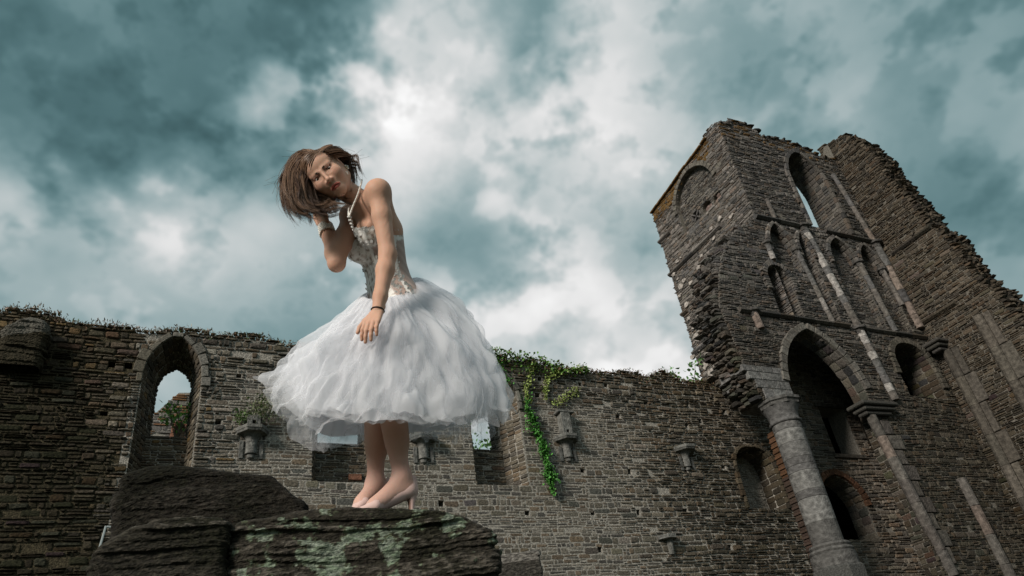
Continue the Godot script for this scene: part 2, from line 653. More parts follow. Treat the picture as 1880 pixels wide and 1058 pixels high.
func arch_pts(x0: float, x1: float, sill: float, spring: float, apex: float, n_arc := 7, jamb_step := 0.2) -> PackedVector2Array:
	# sill left, up the left jamb, over the pointed arch, down the right jamb
	var out := PackedVector2Array()
	var nj := maxi(1, int(round((spring - sill) / jamb_step)))
	for i in nj:
		out.append(Vector2(x0, lerpf(sill, spring, float(i) / nj)))
	var a := (x1 - x0) * 0.5
	var rise := apex - spring
	var rad := (a * a + rise * rise) / (2.0 * a)
	var end := atan2(rise, rad - a)
	for i in n_arc + 1:
		var g := end * i / n_arc
		out.append(Vector2(x0 + rad - rad * cos(g), spring + rad * sin(g)))
	for i in range(n_arc - 1, -1, -1):
		var g := end * i / n_arc
		out.append(Vector2(x1 - rad + rad * cos(g), spring + rad * sin(g)))
	for i in range(nj - 1, -1, -1):
		out.append(Vector2(x1, lerpf(sill, spring, float(i) / nj)))
	return out


func loft(a: PackedVector2Array, za: float, b: PackedVector2Array, zb: float) -> ArrayMesh:
	# a closed body between two outlines of as many points, counter-clockwise or not
	var m := MB.new()
	var n := a.size()
	for p in a:
		m.pt(Vector3(p.x, p.y, za))
	for p in b:
		m.pt(Vector3(p.x, p.y, zb))
	var cw := Geometry2D.is_polygon_clockwise(a)
	for i in n:
		var k := (i + 1) % n
		if cw:
			m.quad(i, k, n + k, n + i)
		else:
			m.quad(i, n + i, n + k, k)
	for e in 2:
		var tris := Geometry2D.triangulate_polygon(a if e == 0 else b)
		for q in range(0, tris.size(), 3):
			var x := tris[q]
			var y := tris[q + 1]
			var z := tris[q + 2]
			var loop := a if e == 0 else b
			var turn := (loop[y] - loop[x]).cross(loop[z] - loop[x]) > 0
			var s := 0 if e == 0 else n
			if turn == (e == 0):
				m.tri(x + s, y + s, z + s)
			else:
				m.tri(x + s, z + s, y + s)
	return m.mesh()


func block_core(parent: Node3D, called: String, outline: PackedVector2Array, z0: float, depth: float, cuts: Array, m: Material, turn := Transform3D()) -> void:
	# the solid of a wall: an outline pushed back, with closed bodies cut out of it
	var whole := CSGCombiner3D.new()
	whole.name = numbered_in(parent, called)
	whole.material_override = m
	whole.transform = Transform3D(Basis(), -(parent.get_meta("base") as Vector3)) * turn
	var body := CSGMesh3D.new()
	body.name = "body"
	body.mesh = loft(outline, z0, outline, z0 - depth)
	whole.add_child(body)
	for c in cuts:
		var q := CSGMesh3D.new()
		q.name = "opening"
		q.mesh = c
		q.operation = CSGShape3D.OPERATION_SUBTRACTION
		whole.add_child(q, true)
	parent.add_child(whole)


func line_reveal(ctx: Dictionary, a: PackedVector2Array, za: float, b: PackedVector2Array, zb: float, deep: int, col: Callable, r: RandomNumberGenerator, skip_sill := true) -> void:
	# stones on the inside of an opening, between its front and its back outline; the outline runs up the left and down the right
	for i in a.size() - 1:
		var p0 := Vector3(a[i].x, a[i].y, za)
		var p1 := Vector3(a[i + 1].x, a[i + 1].y, za)
		var q0 := Vector3(b[i].x, b[i].y, zb)
		var q1 := Vector3(b[i + 1].x, b[i + 1].y, zb)
		for k in deep:
			var f0 := (k + r.randf_range(-0.12, 0.12) * signf(k)) / deep
			var f1 := (k + 1.0) / deep
			var c00 := p0.lerp(q0, f0)
			var c01 := p0.lerp(q0, f1)
			var c10 := p1.lerp(q1, f0)
			var mid := (c00 + p1.lerp(q1, f1)) * 0.5
			var ax := (c01 - c00)
			var ay := (c10 - c00)
			var n := ax.cross(ay).normalized()      # out of the stone, into the opening
			if n.dot(Vector3((a[0].x + a[-1].x) * 0.5, mid.y - 0.5, mid.z) - mid) < 0:
				n = -n
			var y := ay.normalized()
			var x := y.cross(n)
			var t := Transform3D(Basis(x, y, n), mid)
			add_stone(ctx, t, Vector3(ax.length() - 0.012, ay.length() - 0.012, 0.03 * r.randf_range(0.5, 1.4)), col.call(mid, r))


func arch_trim(parent: Node3D, called: String, loop: PackedVector2Array, z: float, width: float, proud: float, col: Callable, r: RandomNumberGenerator, m: Material, jagged := 0.35, turn := Transform3D(), long := 1) -> void:
	# dressed stones round an opening, each its own piece
	var i := 0
	while i < loop.size() - 1:
		var e := mini(i + long, loop.size() - 1)
		var a := loop[i]
		var b := loop[e]
		i = e
		var d := (b - a)
		var out := Vector2(-d.y, d.x).normalized()        # the loop runs clockwise: outwards is to its left
		var w := width * (1.0 + r.randf_range(-jagged, jagged))
		var mid := (a + b) * 0.5 + out * (w * 0.5 - 0.012)
		var t := turn * Transform3D(Basis(Vector3(d.normalized().x, d.normalized().y, 0), Vector3(out.x, out.y, 0), Vector3.BACK), Vector3(mid.x, mid.y, z))
		var one := MB.new()
		var wedge := d.length() + 0.004
		one.box(Transform3D(), Vector3(wedge - 0.014, w - 0.01, 0.14 + proud * 2.0 * r.randf_range(0.8, 1.2)), col.call(t.origin, r), 0.012)
		var o := part(parent, called, one.mesh(), m, false)
		o.transform = Transform3D(Basis(), -(parent.get_meta("base") as Vector3)) * t


func in_loop(loop: PackedVector2Array, u: float, v: float) -> bool:
	return Geometry2D.is_point_in_polygon(Vector2(u, v), loop)


# ------------------------------------------------------------------ the long nave wall
const WZ := -15.3          # its face in the ruin frame

func wall_top(x: float) -> float:
	return 9.48 + 0.05 * sin(x * 1.7) + 0.04 * sin(x * 4.3 + 1.0) + (0.10 if x < -2.3 else 0.0) + 0.20 * exp(-pow((x - 13.05) / 0.35, 2.0)) + 0.1 * exp(-pow((x - 8.0) / 0.9, 2.0))


func wall_color(p: Vector3, r: RandomNumberGenerator) -> Color:
	var x := p.x
	var y := p.y
	var k := r.randf()
	var c := Color(0.246, 0.225, 0.189)                       # grey brown slate
	if k < 0.22:
		c = Color(0.167, 0.162, 0.152)
	elif k < 0.40:
		c = Color(0.319, 0.297, 0.254)
	elif k < 0.55:
		c = Color(0.275, 0.217, 0.160)
	elif k < 0.60:
		c = Color(0.406, 0.377, 0.326)
	# warmer and darker towards the left end and along the weathered top
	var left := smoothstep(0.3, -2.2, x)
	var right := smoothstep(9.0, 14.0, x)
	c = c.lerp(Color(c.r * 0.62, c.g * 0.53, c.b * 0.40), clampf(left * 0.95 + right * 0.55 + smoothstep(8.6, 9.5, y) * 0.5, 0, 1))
	if x < 1.2 and r.randf() < 0.02 + 0.03 * left:
		c = Color(0.33, 0.225, 0.10)                        # ochre lichen
	if x > -0.8 and x < 2.5 and y > 7.0 and r.randf() < 0.02:
		c = Color(0.609, 0.580, 0.507)
	# vignette shade painted into the stones at lower left and lower right
	var vignette := smoothstep(-0.35, 0.55, (-1.35 + (8.2 - y) * 0.30) - x + 0.5 * sin(y * 2.3 + x) * 0.4 + r.randf_range(-0.3, 0.3)) * smoothstep(9.3, 8.5, y)
	vignette = maxf(vignette, 0.6 * smoothstep(11.0, 14.5, x + r.randf_range(-0.4, 0.4)) * smoothstep(8.2, 6.0, y))
	c = c.lerp(Color(0.055, 0.047, 0.028), vignette * 0.94)
	return c.lerp(Color.WHITE * ((c.r + c.g + c.b) / 3.0), 0.15) * Color(0.91, 0.875, 0.82) * r.randf_range(0.75, 1.25)


func build_main_wall() -> void:
	make_rock_kinds()
	var r := RandomNumberGenerator.new()
	r.seed = 20
	var w := ruin_thing("nave_wall", "long rough grey-brown rubble stone wall with pointed windows and corbels behind the woman", "wall", Vector3(6, 0, WZ))
	# outline with its broken top
	var line := PackedVector2Array([Vector2(-7.5, 0), Vector2(17.9, 0), Vector2(17.9, wall_top(17.9) - 0.08)])
	var x := 17.7
	while x > -7.4:
		line.append(Vector2(x, wall_top(x) - 0.07 + r.randf_range(-0.05, 0.03)))
		x -= 0.22
	line.append(Vector2(-7.5, wall_top(-7.5)))
	# the recesses: front outline, outline where the parapet stands, window outline at the back
	var bays := [
		[-0.60, 0.55, 8.35, 9.36, -0.30, 0.40, 8.45, 8.96],
		[2.93, 4.42, 8.35, 9.40, 3.20, 4.18, 8.30, 8.96],
		[6.73, 8.13, 8.30, 9.42, 7.10, 7.66, 8.45, 8.96],
	]
	var cuts := []
	var holes := []
	var pos := new_stones()
	for b in bays:
		var front := arch_pts(b[0], b[1], 6.1, b[2], b[3], 9, 0.105)
		var f := 0.6 / 0.9
		var m0 := lerpf(b[0], b[4], f)
		var m1 := lerpf(b[1], b[5], f)
		var deep := arch_pts(m0, m1, 6.1, lerpf(b[2], b[6], f), lerpf(b[3], b[7], f), 9, (lerpf(b[2], b[6], f) - 6.1) / maxf(1, round((b[2] - 6.1) / 0.105)))
		var mid := arch_pts(m0, m1, 7.2, lerpf(b[2], b[6], f), lerpf(b[3], b[7], f), 9, 0.105)
		var back := arch_pts(b[4], b[5], 7.25, b[6], b[7], 9, (b[6] - 7.25) / maxf(1, round((lerpf(b[2], b[6], f) - 7.2) / 0.105)))
		cuts.append(loft(front, WZ + 0.02, deep, WZ - 0.6))
		cuts.append(loft(mid, WZ - 0.55, back, WZ - 0.92))
		holes.append(front)
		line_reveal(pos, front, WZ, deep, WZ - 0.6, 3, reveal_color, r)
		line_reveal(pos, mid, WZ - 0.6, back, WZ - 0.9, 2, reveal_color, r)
		# the parapet under the window
		clad(pos, Transform3D(Basis(), Vector3(0, 0, WZ - 0.6)), m0, m1, 6.1, 7.16, func(_u, _v): return true, {"hmin": 0.05, "hmax": 0.13, "lmin": 0.12, "lmax": 0.45, "proud": 0.03, "color": reveal_color}, r)
		arch_trim(w, "voussoir", front.slice(19, front.size() - 19), WZ, 0.16, 0.012, wall_stone_dressed, r, mats.slate, 0.45, Transform3D(), 2)
		# a ledge of slabs on the parapet
		var sx := m0
		while sx < m1 - 0.05:
			var l := minf(r.randf_range(0.25, 0.5), m1 - sx)
			var slab := MB.new()
			slab.box(Transform3D(Basis(), Vector3(sx + l * 0.5, 7.2, WZ - 0.75)), Vector3(l - 0.01, 0.05, 0.36), Color(0.12, 0.105, 0.085) * r.randf_range(0.8, 1.2), 0.01)
			part(w, "sill_slab", slab.mesh(), mats.slate)
			sx += l
	# the small square holes that once held scaffolding
	var putlogs := [[-1.66, 8.91], [-1.17, 7.41], [-1.2, 8.51], [-0.89, 8.51], [1.3, 8.47], [0.97, 7.35], [10.14, 8.99], [10.98, 9.02], [12.33, 9.06], [12.2, 8.57], [14.09, 9.06], [13.71, 8.63], [11.16, 8.09], [14.0, 8.13], [15.02, 8.5], [9.71, 6.53], [11.14, 6.53], [12.99, 6.57], [7.97, 5.44], [9.77, 5.44], [11.13, 5.46], [12.62, 5.51], [7.97, 4.53], [9.79, 4.57], [5.83, 5.65], [13.76, 4.55], [8.75, 8.55], [8.9, 9.05], [13.45, 7.95], [14.35, 6.75]]
	for p in putlogs:
		var hw := r.randf_range(0.055, 0.085)
		var hh := r.randf_range(0.05, 0.075)
		var q := PackedVector2Array([Vector2(p[0] - hw, p[1] - hh), Vector2(p[0] - hw, p[1] + hh), Vector2(p[0] + hw, p[1] + hh), Vector2(p[0] + hw, p[1] - hh)])
		cuts.append(loft(q, WZ + 0.02, q, WZ - 0.45))
		holes.append(q)
	# the broken doorway high up at the right end, its back stones painted pale as if lit
	var door := arch_pts(14.78, 16.25, 5.56, 6.75, 7.36, 6, 0.16)
	cuts.append(loft(door, WZ + 0.02, door, WZ - 0.7))
	holes.append(door)
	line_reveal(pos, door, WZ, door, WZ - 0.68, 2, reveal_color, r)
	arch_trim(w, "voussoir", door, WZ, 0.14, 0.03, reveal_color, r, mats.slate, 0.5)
	clad(pos, Transform3D(Basis(), Vector3(0, 0, WZ - 0.7)), 14.78, 16.25, 5.56, 7.36, func(u, v): return in_loop(door, u, v), {"hmin": 0.06, "hmax": 0.13, "lmin": 0.12, "lmax": 0.35, "proud": 0.03, "color": func(_p, rr): return Color(0.5, 0.46, 0.4) * rr.randf_range(0.8, 1.2)}, r)
	# the core: vignette shade painted into the left end, pale lime mortar elsewhere
	var west := Geometry2D.intersect_polygons(line, PackedVector2Array([Vector2(-9, -1), Vector2(-0.75, -1), Vector2(-0.75, 12), Vector2(-9, 12)]))
	var east := Geometry2D.intersect_polygons(line, PackedVector2Array([Vector2(-0.75, -1), Vector2(20, -1), Vector2(20, 12), Vector2(-0.75, 12)]))
	block_core(w, "vignette_core", west[0], WZ, 0.9, cuts, mats.mortar_vignette)
	block_core(w, "mortar_core", east[0], WZ, 0.9, cuts, mats.mortar)
	var boxes := []
	for q in holes:
		var lo := Vector2(1e9, 1e9)
		var hi := -lo
		for p in q:
			lo = lo.min(p)
			hi = hi.max(p)
		boxes.append([lo, hi, q])
	var free := func(u: float, v: float) -> bool:
		if v > wall_top(u):
			return false
		for b in boxes:
			if u > b[0].x and u < b[1].x and v > b[0].y and v < b[1].y and Geometry2D.is_point_in_polygon(Vector2(u, v), b[2]):
				return false
		return true
	# rough thin courses left and right, more even squared stones in the middle
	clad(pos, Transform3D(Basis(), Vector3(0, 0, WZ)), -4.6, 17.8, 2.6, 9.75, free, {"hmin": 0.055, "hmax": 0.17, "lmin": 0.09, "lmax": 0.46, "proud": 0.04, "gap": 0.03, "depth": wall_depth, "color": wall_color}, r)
	emit_stones(w, pos, 290, mats.slate)
	var o := MB.new()
	o.box(Transform3D(Basis(), Vector3(4.02, 6.42, WZ - 0.58)), Vector3(0.30, 0.14, 0.1), Color(0.42, 0.2, 0.13), 0.01)
	part(w, "stone", o.mesh(), mats.ashlar).set_meta("label", "small reddish stone set in the grey recess behind her legs")
	# a ragged stub of an old cross wall, high up at the left end
	var stub := rock_mesh(Vector3(0.78, 1.1, 0.7), Vector3i(56, 70, 40), 0.16, 151, func(xx: float, _z: float) -> float: return -0.10 * pow(absf(xx) / 0.39, 2.0) - 0.16 * smoothstep(0.05, -0.39, xx), 0.045, 0.05, func(q: Vector3, sh: float, b: float, g: float) -> Color: return (Color(0.24, 0.225, 0.19) if q.y > 0.12 + 0.25 * q.x else Color(0.085, 0.072, 0.045)) * (1.0 + 0.8 * g + 0.15 * b), 1.0)  # top coloured as if lit, the hollow below as if shaded
	var sp := part(w, "broken_stub", stub, mats.boulder)
	sp.position += Vector3(-2.78, 8.72, WZ + 0.05)
	for c in [[1.67, 7.2, 0.0, true], [5.48, 7.22, 0.0, false], [9.35, 7.38, 0.0, true], [13.08, 7.25, 1.0, false]]:
		corbel(w, Vector3(c[0], c[1], WZ), c[2], c[3], r)
	corbel(w, Vector3(11.79, 4.85, WZ), 2.0, false, r)


func wall_depth(p: Vector3) -> float:
	# pointed flush in the middle, washed out towards the ends and the top
	var flush := smoothstep(0.6, 1.6, p.x) * (1.0 - smoothstep(9.5, 13.5, p.x)) * (1.0 - smoothstep(8.0, 9.0, p.y))
	return lerpf(1.15, 0.22, flush)


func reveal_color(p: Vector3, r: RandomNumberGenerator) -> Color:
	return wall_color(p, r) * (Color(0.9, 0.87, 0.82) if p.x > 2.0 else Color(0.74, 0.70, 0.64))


func wall_stone_dressed(p: Vector3, r: RandomNumberGenerator) -> Color:
	var c := Color(0.30, 0.285, 0.25).lerp(Color(0.18, 0.16, 0.12), smoothstep(0.4, -1.0, p.x))
	return c * r.randf_range(0.75, 1.25)


func corbel(w: Node3D, at: Vector3, worn: float, with_block: bool, r: RandomNumberGenerator) -> void:
	var root := Node3D.new()
	root.name = numbered_in(w, "corbel")
	root.set_meta("base", Vector3.ZERO)
	root.position = at - (w.get_meta("base") as Vector3)
	w.add_child(root)
	var tone := Color(0.27, 0.27, 0.25) * r.randf_range(0.85, 1.1)
	# half an eight-sided slab with a hollow under it
	var slab := MB.new()
	var prof := [[0.02, -0.13, 0.62], [0.19, -0.12, 0.9], [0.20, -0.075, 0.97], [0.22, -0.07, 1.0], [0.22, 0.0, 1.0]]
	if worn > 1.5:
		prof = [[0.02, -0.10, 0.5], [0.15, -0.09, 0.75], [0.16, 0.0, 0.8]]
	var rows := []
	for q in prof:
		var s: float = q[2]
		var e := 0.34 * s
		var f := 0.36 * s
		var line := []
		for c in [Vector2(-e, -0.05), Vector2(-e, 0.10 * s), Vector2(-0.15 * s, f), Vector2(0.15 * s, f), Vector2(e, 0.10 * s), Vector2(e, -0.05)]:
			line.append([Vector3(c.x, q[1], c.y), tone * r.randf_range(0.92, 1.08)])
		rows.append(line)
	slab.grid(rows)
	var top: Array = rows[-1]
	var bot: Array = rows[0]
	for e in 4:
		slab.face(top[0][0], top[e + 1][0], top[mini(e + 2, 5)][0], top[mini(e + 2, 5)][0], tone)
		slab.face(bot[0][0], bot[mini(e + 2, 5)][0], bot[e + 1][0], bot[e + 1][0], tone)
	part(root, "corbel_slab", slab.mesh(), mats.ashlar, false)
	if worn > 1.5:
		var stub := MB.new()
		stub.tube([Vector3(0.05, -0.45, 0.03), Vector3(0.05, -0.10, 0.06)], [0.07, 0.09], 10, tone * 0.8)
		part(root, "shaft", stub.mesh(), mats.ashlar, false)
		return
	# bell, drum, ring and drop
	var bell := MB.new()
	bell.lathe([Vector2(0.12, -0.30), Vector2(0.125, -0.24), Vector2(0.16, -0.17), Vector2(0.23, -0.12)], 14, PI, TAU, tone * 0.9)
	part(root, "bell", bell.mesh(true), mats.ashlar, false)
	var drum := MB.new()
	drum.lathe([Vector2(0.115, -0.52), Vector2(0.115, -0.30)], 14, PI, TAU, tone)
	drum.lathe([Vector2(0.0, -0.52), Vector2(0.115, -0.52)], 14, PI, TAU, tone)
	part(root, "drum", drum.mesh(), mats.ashlar, false)
	var drop := MB.new()
	drop.lathe([Vector2(0.03, -0.66), Vector2(0.075, -0.63), Vector2(0.085, -0.55), Vector2(0.125, -0.545), Vector2(0.125, -0.515), Vector2(0.11, -0.51)], 14, PI, TAU, tone * 0.85)
	part(root, "drop", drop.mesh(), mats.ashlar, false)
	for s in [-1.0, 1.0]:
		var cheek := MB.new()
		cheek.box(Transform3D(Basis(), Vector3(s * 0.20, -0.45, -0.012)), Vector3(0.09, 0.40, 0.10), tone * 0.8, 0.01)
		part(root, "cheek", cheek.mesh(), mats.ashlar, false)
	if with_block:
		# the springer block left on the slab, with its square socket
		var bh := 0.26 if at.x < 5.0 else 0.62
		var bl := MB.new()
		for s in [-1.0, 1.0]:
			bl.box(Transform3D(Basis(), Vector3(s * 0.085, bh * 0.5, 0.12)), Vector3(0.10, bh, 0.24), tone * 1.1, 0.008)
		bl.box(Transform3D(Basis(), Vector3(0, bh * 0.5 + 0.07, 0.118)), Vector3(0.075, bh - 0.14, 0.236), tone * 1.1)
		bl.box(Transform3D(Basis(), Vector3(0, bh * 0.5, 0.05)), Vector3(0.075, bh - 0.01, 0.1), tone * 0.8)
		if bh > 0.4:
			bl.box(Transform3D(Basis(), Vector3(0.03, bh + 0.03, 0.12)), Vector3(0.5, 0.07, 0.27), tone * 0.95, 0.02)
		part(root, "springer_block", bl.mesh(), mats.ashlar, false)


# ------------------------------------------------------------------ the crossing tower on the right
const TZ := -13.5          # its front face
const TX := 17.35          # its left face
const RX := 23.4           # the return wall

func slate_tone(r: RandomNumberGenerator) -> Color:
	var k := r.randf()
	var c := Color(0.185, 0.17, 0.155)
	if k < 0.25:
		c = Color(0.12, 0.118, 0.118)
	elif k < 0.45:
		c = Color(0.24, 0.222, 0.205)
	elif k < 0.6:
		c = Color(0.19, 0.15, 0.12)
	return c.lerp(Color.WHITE * ((c.r + c.g + c.b) / 3.0), 0.25) * Color(1.12, 1.09, 1.06) * r.randf_range(0.72, 1.28)


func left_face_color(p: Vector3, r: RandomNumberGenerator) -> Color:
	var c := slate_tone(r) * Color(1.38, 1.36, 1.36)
	var edge := 19.15 + (p.z + 18.2) * 0.13
	if p.y > edge - 0.55 - r.randf() * 0.35 and p.z < -14.3 and r.randf() < 0.85:
		c = Color(0.27, 0.155, 0.055) * r.randf_range(0.7, 1.2)      # orange lichen along the top
	elif r.randf() < 0.06:
		c = Color(0.42, 0.37, 0.34)
	return c


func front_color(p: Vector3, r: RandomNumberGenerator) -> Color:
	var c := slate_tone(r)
	var low := 1.0 - smoothstep(6.0, 13.5, p.y)  # painted vignette shade: lower stones are darkened
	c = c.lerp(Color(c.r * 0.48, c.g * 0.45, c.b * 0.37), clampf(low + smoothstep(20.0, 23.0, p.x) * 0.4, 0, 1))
	if p.y > 19.0 and r.randf() < 0.25:
		c = Color(0.21, 0.13, 0.06)
	return c


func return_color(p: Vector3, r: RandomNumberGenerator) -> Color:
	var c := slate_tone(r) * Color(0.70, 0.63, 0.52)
	var low := 1.0 - smoothstep(4.0, 11.0, p.y)  # lower courses carry vignette shade in their colour
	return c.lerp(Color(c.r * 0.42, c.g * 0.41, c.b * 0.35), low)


func inner_color(p: Vector3, r: RandomNumberGenerator) -> Color:
	return slate_tone(r) * Color(1.7, 1.6, 1.42)


func rough_edge(ctx: Dictionary, xf: Transform3D, line: Array, depth: float, left_of: bool, col: Callable, r: RandomNumberGenerator, proud := 0.10) -> void:
	# torn masonry along a broken edge: line holds Vector2 in the plane of xf, depth goes back along -z of xf
	for i in line.size() - 1:
		var a: Vector2 = line[i]
		var b: Vector2 = line[i + 1]
		if a.y > b.y:
			var s := a
			a = b
			b = s
		var y := a.y
		while y < b.y - 0.01:
			var h := minf(r.randf_range(0.06, 0.16), b.y - y + 0.04)
			var x := lerpf(a.x, b.x, clampf((y + h * 0.5 - a.y) / maxf(b.y - a.y, 0.01), 0, 1))
			var z := 0.03
			while z < depth:
				var l := r.randf_range(0.14, 0.45)
				var out := proud * r.randf_range(0.2, 2.0)
				var wide := r.randf_range(0.18, 0.35)
				var at := Vector3(x + (-1.0 if left_of else 1.0) * (out - wide * 0.5), y + h * 0.5, -z - l * 0.5)
				var face := Basis(Vector3(0, 0, 1), Vector3.UP, Vector3(-1, 0, 0)) if left_of else Basis(Vector3(0, 0, -1), Vector3.UP, Vector3(1, 0, 0))
				var jig := Basis.from_euler(Vector3(r.randf_range(-0.12, 0.12), r.randf_range(-0.2, 0.2), r.randf_range(-0.08, 0.08)))
				add_stone(ctx, xf * Transform3D(face * jig, at), Vector3(l - 0.015, h - 0.012, wide), col.call(xf * at, r))
				z += l
			y += h


func build_tower() -> void:
	var r := RandomNumberGenerator.new()
	r.seed = 30
	var w := ruin_thing("ruined_tower", "tall ruined dark slate church tower with lancet window and broken raking top", "tower", Vector3(20, 0, -15))
	var ctx := new_stones()
	var side := Transform3D(Basis(Vector3(0, 0, 1), Vector3.UP, Vector3(-1, 0, 0)), Vector3(TX, 0, 0))
	var front := Transform3D(Basis(), Vector3(0, 0, TZ))

	# ---- front wall
	var big := arch_pts(15.95, 19.12, 8.05, 8.35, 10.58, 10, 0.3)
	var out := PackedVector2Array([Vector2(24.3, 0), Vector2(24.3, 19.3), Vector2(23.4, 19.35), Vector2(22.56, 19.22), Vector2(21.78, 19.46), Vector2(20.71, 19.64), Vector2(19.5, 19.5), Vector2(19.2, 19.75), Vector2(18.99, 19.92), Vector2(18.5, 19.98), Vector2(18.09, 20.05), Vector2(17.8, 19.75), Vector2(17.36, 19.66), Vector2(17.36, 14.93)])
	var torn := [Vector2(17.36, 14.93), Vector2(16.6, 14.45), Vector2(15.98, 14.03), Vector2(15.15, 13.0), Vector2(14.65, 11.87), Vector2(14.36, 11.04), Vector2(14.43, 10.3), Vector2(14.55, 9.42), Vector2(14.5, 9.0), Vector2(14.85, 8.05)]
	for p in torn.slice(1):
		out.append(p)
	for p in big:
		out.append(p)
	out.append(Vector2(19.12, 0))
	var lancet := arch_pts(20.02, 22.0, 15.2, 17.5, 19.12, 11, 0.13)
	var window := arch_pts(21.12, 22.92, 8.6, 9.75, 10.56, 8, 0.2)
	var niche := arch_pts(16.75, 17.75, 11.08, 12.45, 12.95, 7, 0.1)
	var blind := [arch_pts(17.5, 18.58, 13.05, 13.85, 14.86, 6, 0.11), arch_pts(18.84, 19.4, 11.1, 13.85, 14.7, 6, 0.11), arch_pts(20.3, 21.55, 11.1, 13.85, 14.8, 6, 0.11), arch_pts(21.82, 22.85, 11.1, 13.85, 14.76, 6, 0.11)]
	var cuts := [loft(lancet, TZ + 0.02, lancet, TZ - 1.1), loft(window, TZ + 0.02, window, TZ - 1.1), loft(niche, TZ + 0.02, niche, TZ - 0.7)]
	var holes := [lancet, window, niche]
	line_reveal(ctx, lancet, TZ, lancet, TZ - 1.05, 4, front_color, r)
	line_reveal(ctx, window, TZ, window, TZ - 1.05, 3, front_color, r)
	line_reveal(ctx, niche, TZ, niche, TZ - 0.68, 4, front_color, r)
	line_reveal(ctx, big, TZ, big, TZ - 0.55, 2, front_color, r)
	var rebate := PackedVector2Array([Vector2(15.7, -0.1), Vector2(15.7, 10.85), Vector2(20.95, 10.85), Vector2(20.95, -0.1)])
	cuts.append(loft(rebate, TZ - 0.55, rebate, TZ - 1.2))
	for b in blind:
		cuts.append(loft(b, TZ + 0.02, b, TZ - 0.26))
		holes.append(b)
		line_reveal(ctx, b, TZ, b, TZ - 0.26, 2, front_color, r)
		clad(ctx, Transform3D(Basis(), Vector3(0, 0, TZ - 0.26)), b[0].x, b[-1].x, b[0].y, 14.9, func(u, v): return in_loop(b, u, v), {"hmin": 0.05, "hmax": 0.14, "lmin": 0.10, "lmax": 0.4, "proud": 0.03, "color": front_color}, r)
	clad(ctx, Transform3D(Basis(), Vector3(0, 0, TZ - 0.7)), 16.75, 17.75, 11.08, 12.95, func(u, v): return in_loop(niche, u, v), {"hmin": 0.06, "hmax": 0.14, "lmin": 0.12, "lmax": 0.4, "proud": 0.03, "color": inner_color}, r)
	clad(ctx, Transform3D(Basis(Vector3(0, 0, 1), Vector3.UP, Vector3(-1, 0, 0)), Vector3(19.12, 0, 0)), TZ - 0.55, TZ, 2.2, 8.05, func(_u, _v): return true, {"hmin": 0.08, "hmax": 0.25, "lmin": 0.15, "lmax": 0.4, "proud": 0.03, "color": front_color}, r)
	block_core(w, "front_wall_core", out, TZ, 1.05, cuts, mats.mortar_dark)
	var out_wide: PackedVector2Array = Geometry2D.offset_polygon(out, 0.05)[0]
	var front_free := func(u: float, v: float) -> bool:
		if not Geometry2D.is_point_in_polygon(Vector2(u, v), out_wide) or u > 15.9 and in_loop(big, u, v):
			return false
		for h in holes:
			if Geometry2D.is_point_in_polygon(Vector2(u, v), h):
				return false
		return true
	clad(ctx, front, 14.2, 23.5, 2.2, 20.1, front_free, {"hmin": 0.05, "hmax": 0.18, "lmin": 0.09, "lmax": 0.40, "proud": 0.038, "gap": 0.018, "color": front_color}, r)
	rough_edge(ctx, front, torn, 1.0, true, front_color, r, 0.075)
	# broken crest stones
	var cx := 17.4
	while cx < 23.3:
		var l := r.randf_range(0.15, 0.45)
		var top := 0.0
		for i in range(1, 12):
			if cx <= out[i].x and cx >= out[i + 1].x:
				top = lerpf(out[i + 1].y, out[i].y, (cx - out[i + 1].x) / maxf(out[i].x - out[i + 1].x, 0.01))
		for k in 2:
			add_stone(ctx, Transform3D(Basis.from_euler(Vector3(0, 0, r.randf_range(-0.15, 0.15))), Vector3(cx + l * 0.5, top + r.randf_range(-0.03, 0.08), TZ - 0.2 - 0.45 * k)), Vector3(l, r.randf_range(0.06, 0.14), 0.3), front_color(Vector3(cx, 19.5, TZ), r))
		cx += l * 0.8

	# ---- left face
	var lout := PackedVector2Array([Vector2(-18.2, 8.3), Vector2(-18.2, 19.02), Vector2(-17.6, 19.1), Vector2(-17.0, 19.2), Vector2(-16.2, 19.28), Vector2(-15.4, 19.38), Vector2(-14.6, 19.5), Vector2(-14.35, 19.72), Vector2(-13.9, 19.82), Vector2(-13.52, 19.66), Vector2(-13.52, 10.9), Vector2(-16.3, 10.9), Vector2(-16.3, 8.3)])
	var lcore := PackedVector2Array([Vector2(-18.2, 8.3), Vector2(-18.2, 19.02), Vector2(-17.0, 19.2), Vector2(-15.4, 19.38), Vector2(-14.6, 19.5), Vector2(-14.21, 19.6), Vector2(-14.21, 13.2), Vector2(-16.3, 13.2), Vector2(-16.3, 8.3)])
	var tymp := arch_pts(-16.85, -14.55, 16.85, 17.85, 19.08, 9, 0.3)
	var slot := arch_pts(-15.0, -14.62, 12.9, 13.9, 14.25, 4, 0.3)
	var lcuts := [loft(tymp, 0.02, tymp, -0.16), loft(slot, 0.02, slot, -0.5)]
	var rounds := [[-16.15, 17.24], [-15.5, 17.16], [-14.86, 17.08]]
	var discs := []
	for i in 3:
		var ring := PackedVector2Array()
		for k in 14:
			ring.append(Vector2(rounds[i][0] + 0.27 * cos(-TAU * k / 14.0), rounds[i][1] + 0.27 * sin(-TAU * k / 14.0)))
		lcuts.append(loft(ring, 0.02, ring, -0.34))
		discs.append(ring)
	block_core(w, "left_face_core", lcore, 0.0, 1.0, lcuts, mats.mortar_dark, side)
	var lwide: PackedVector2Array = Geometry2D.offset_polygon(lout, 0.05)[0]
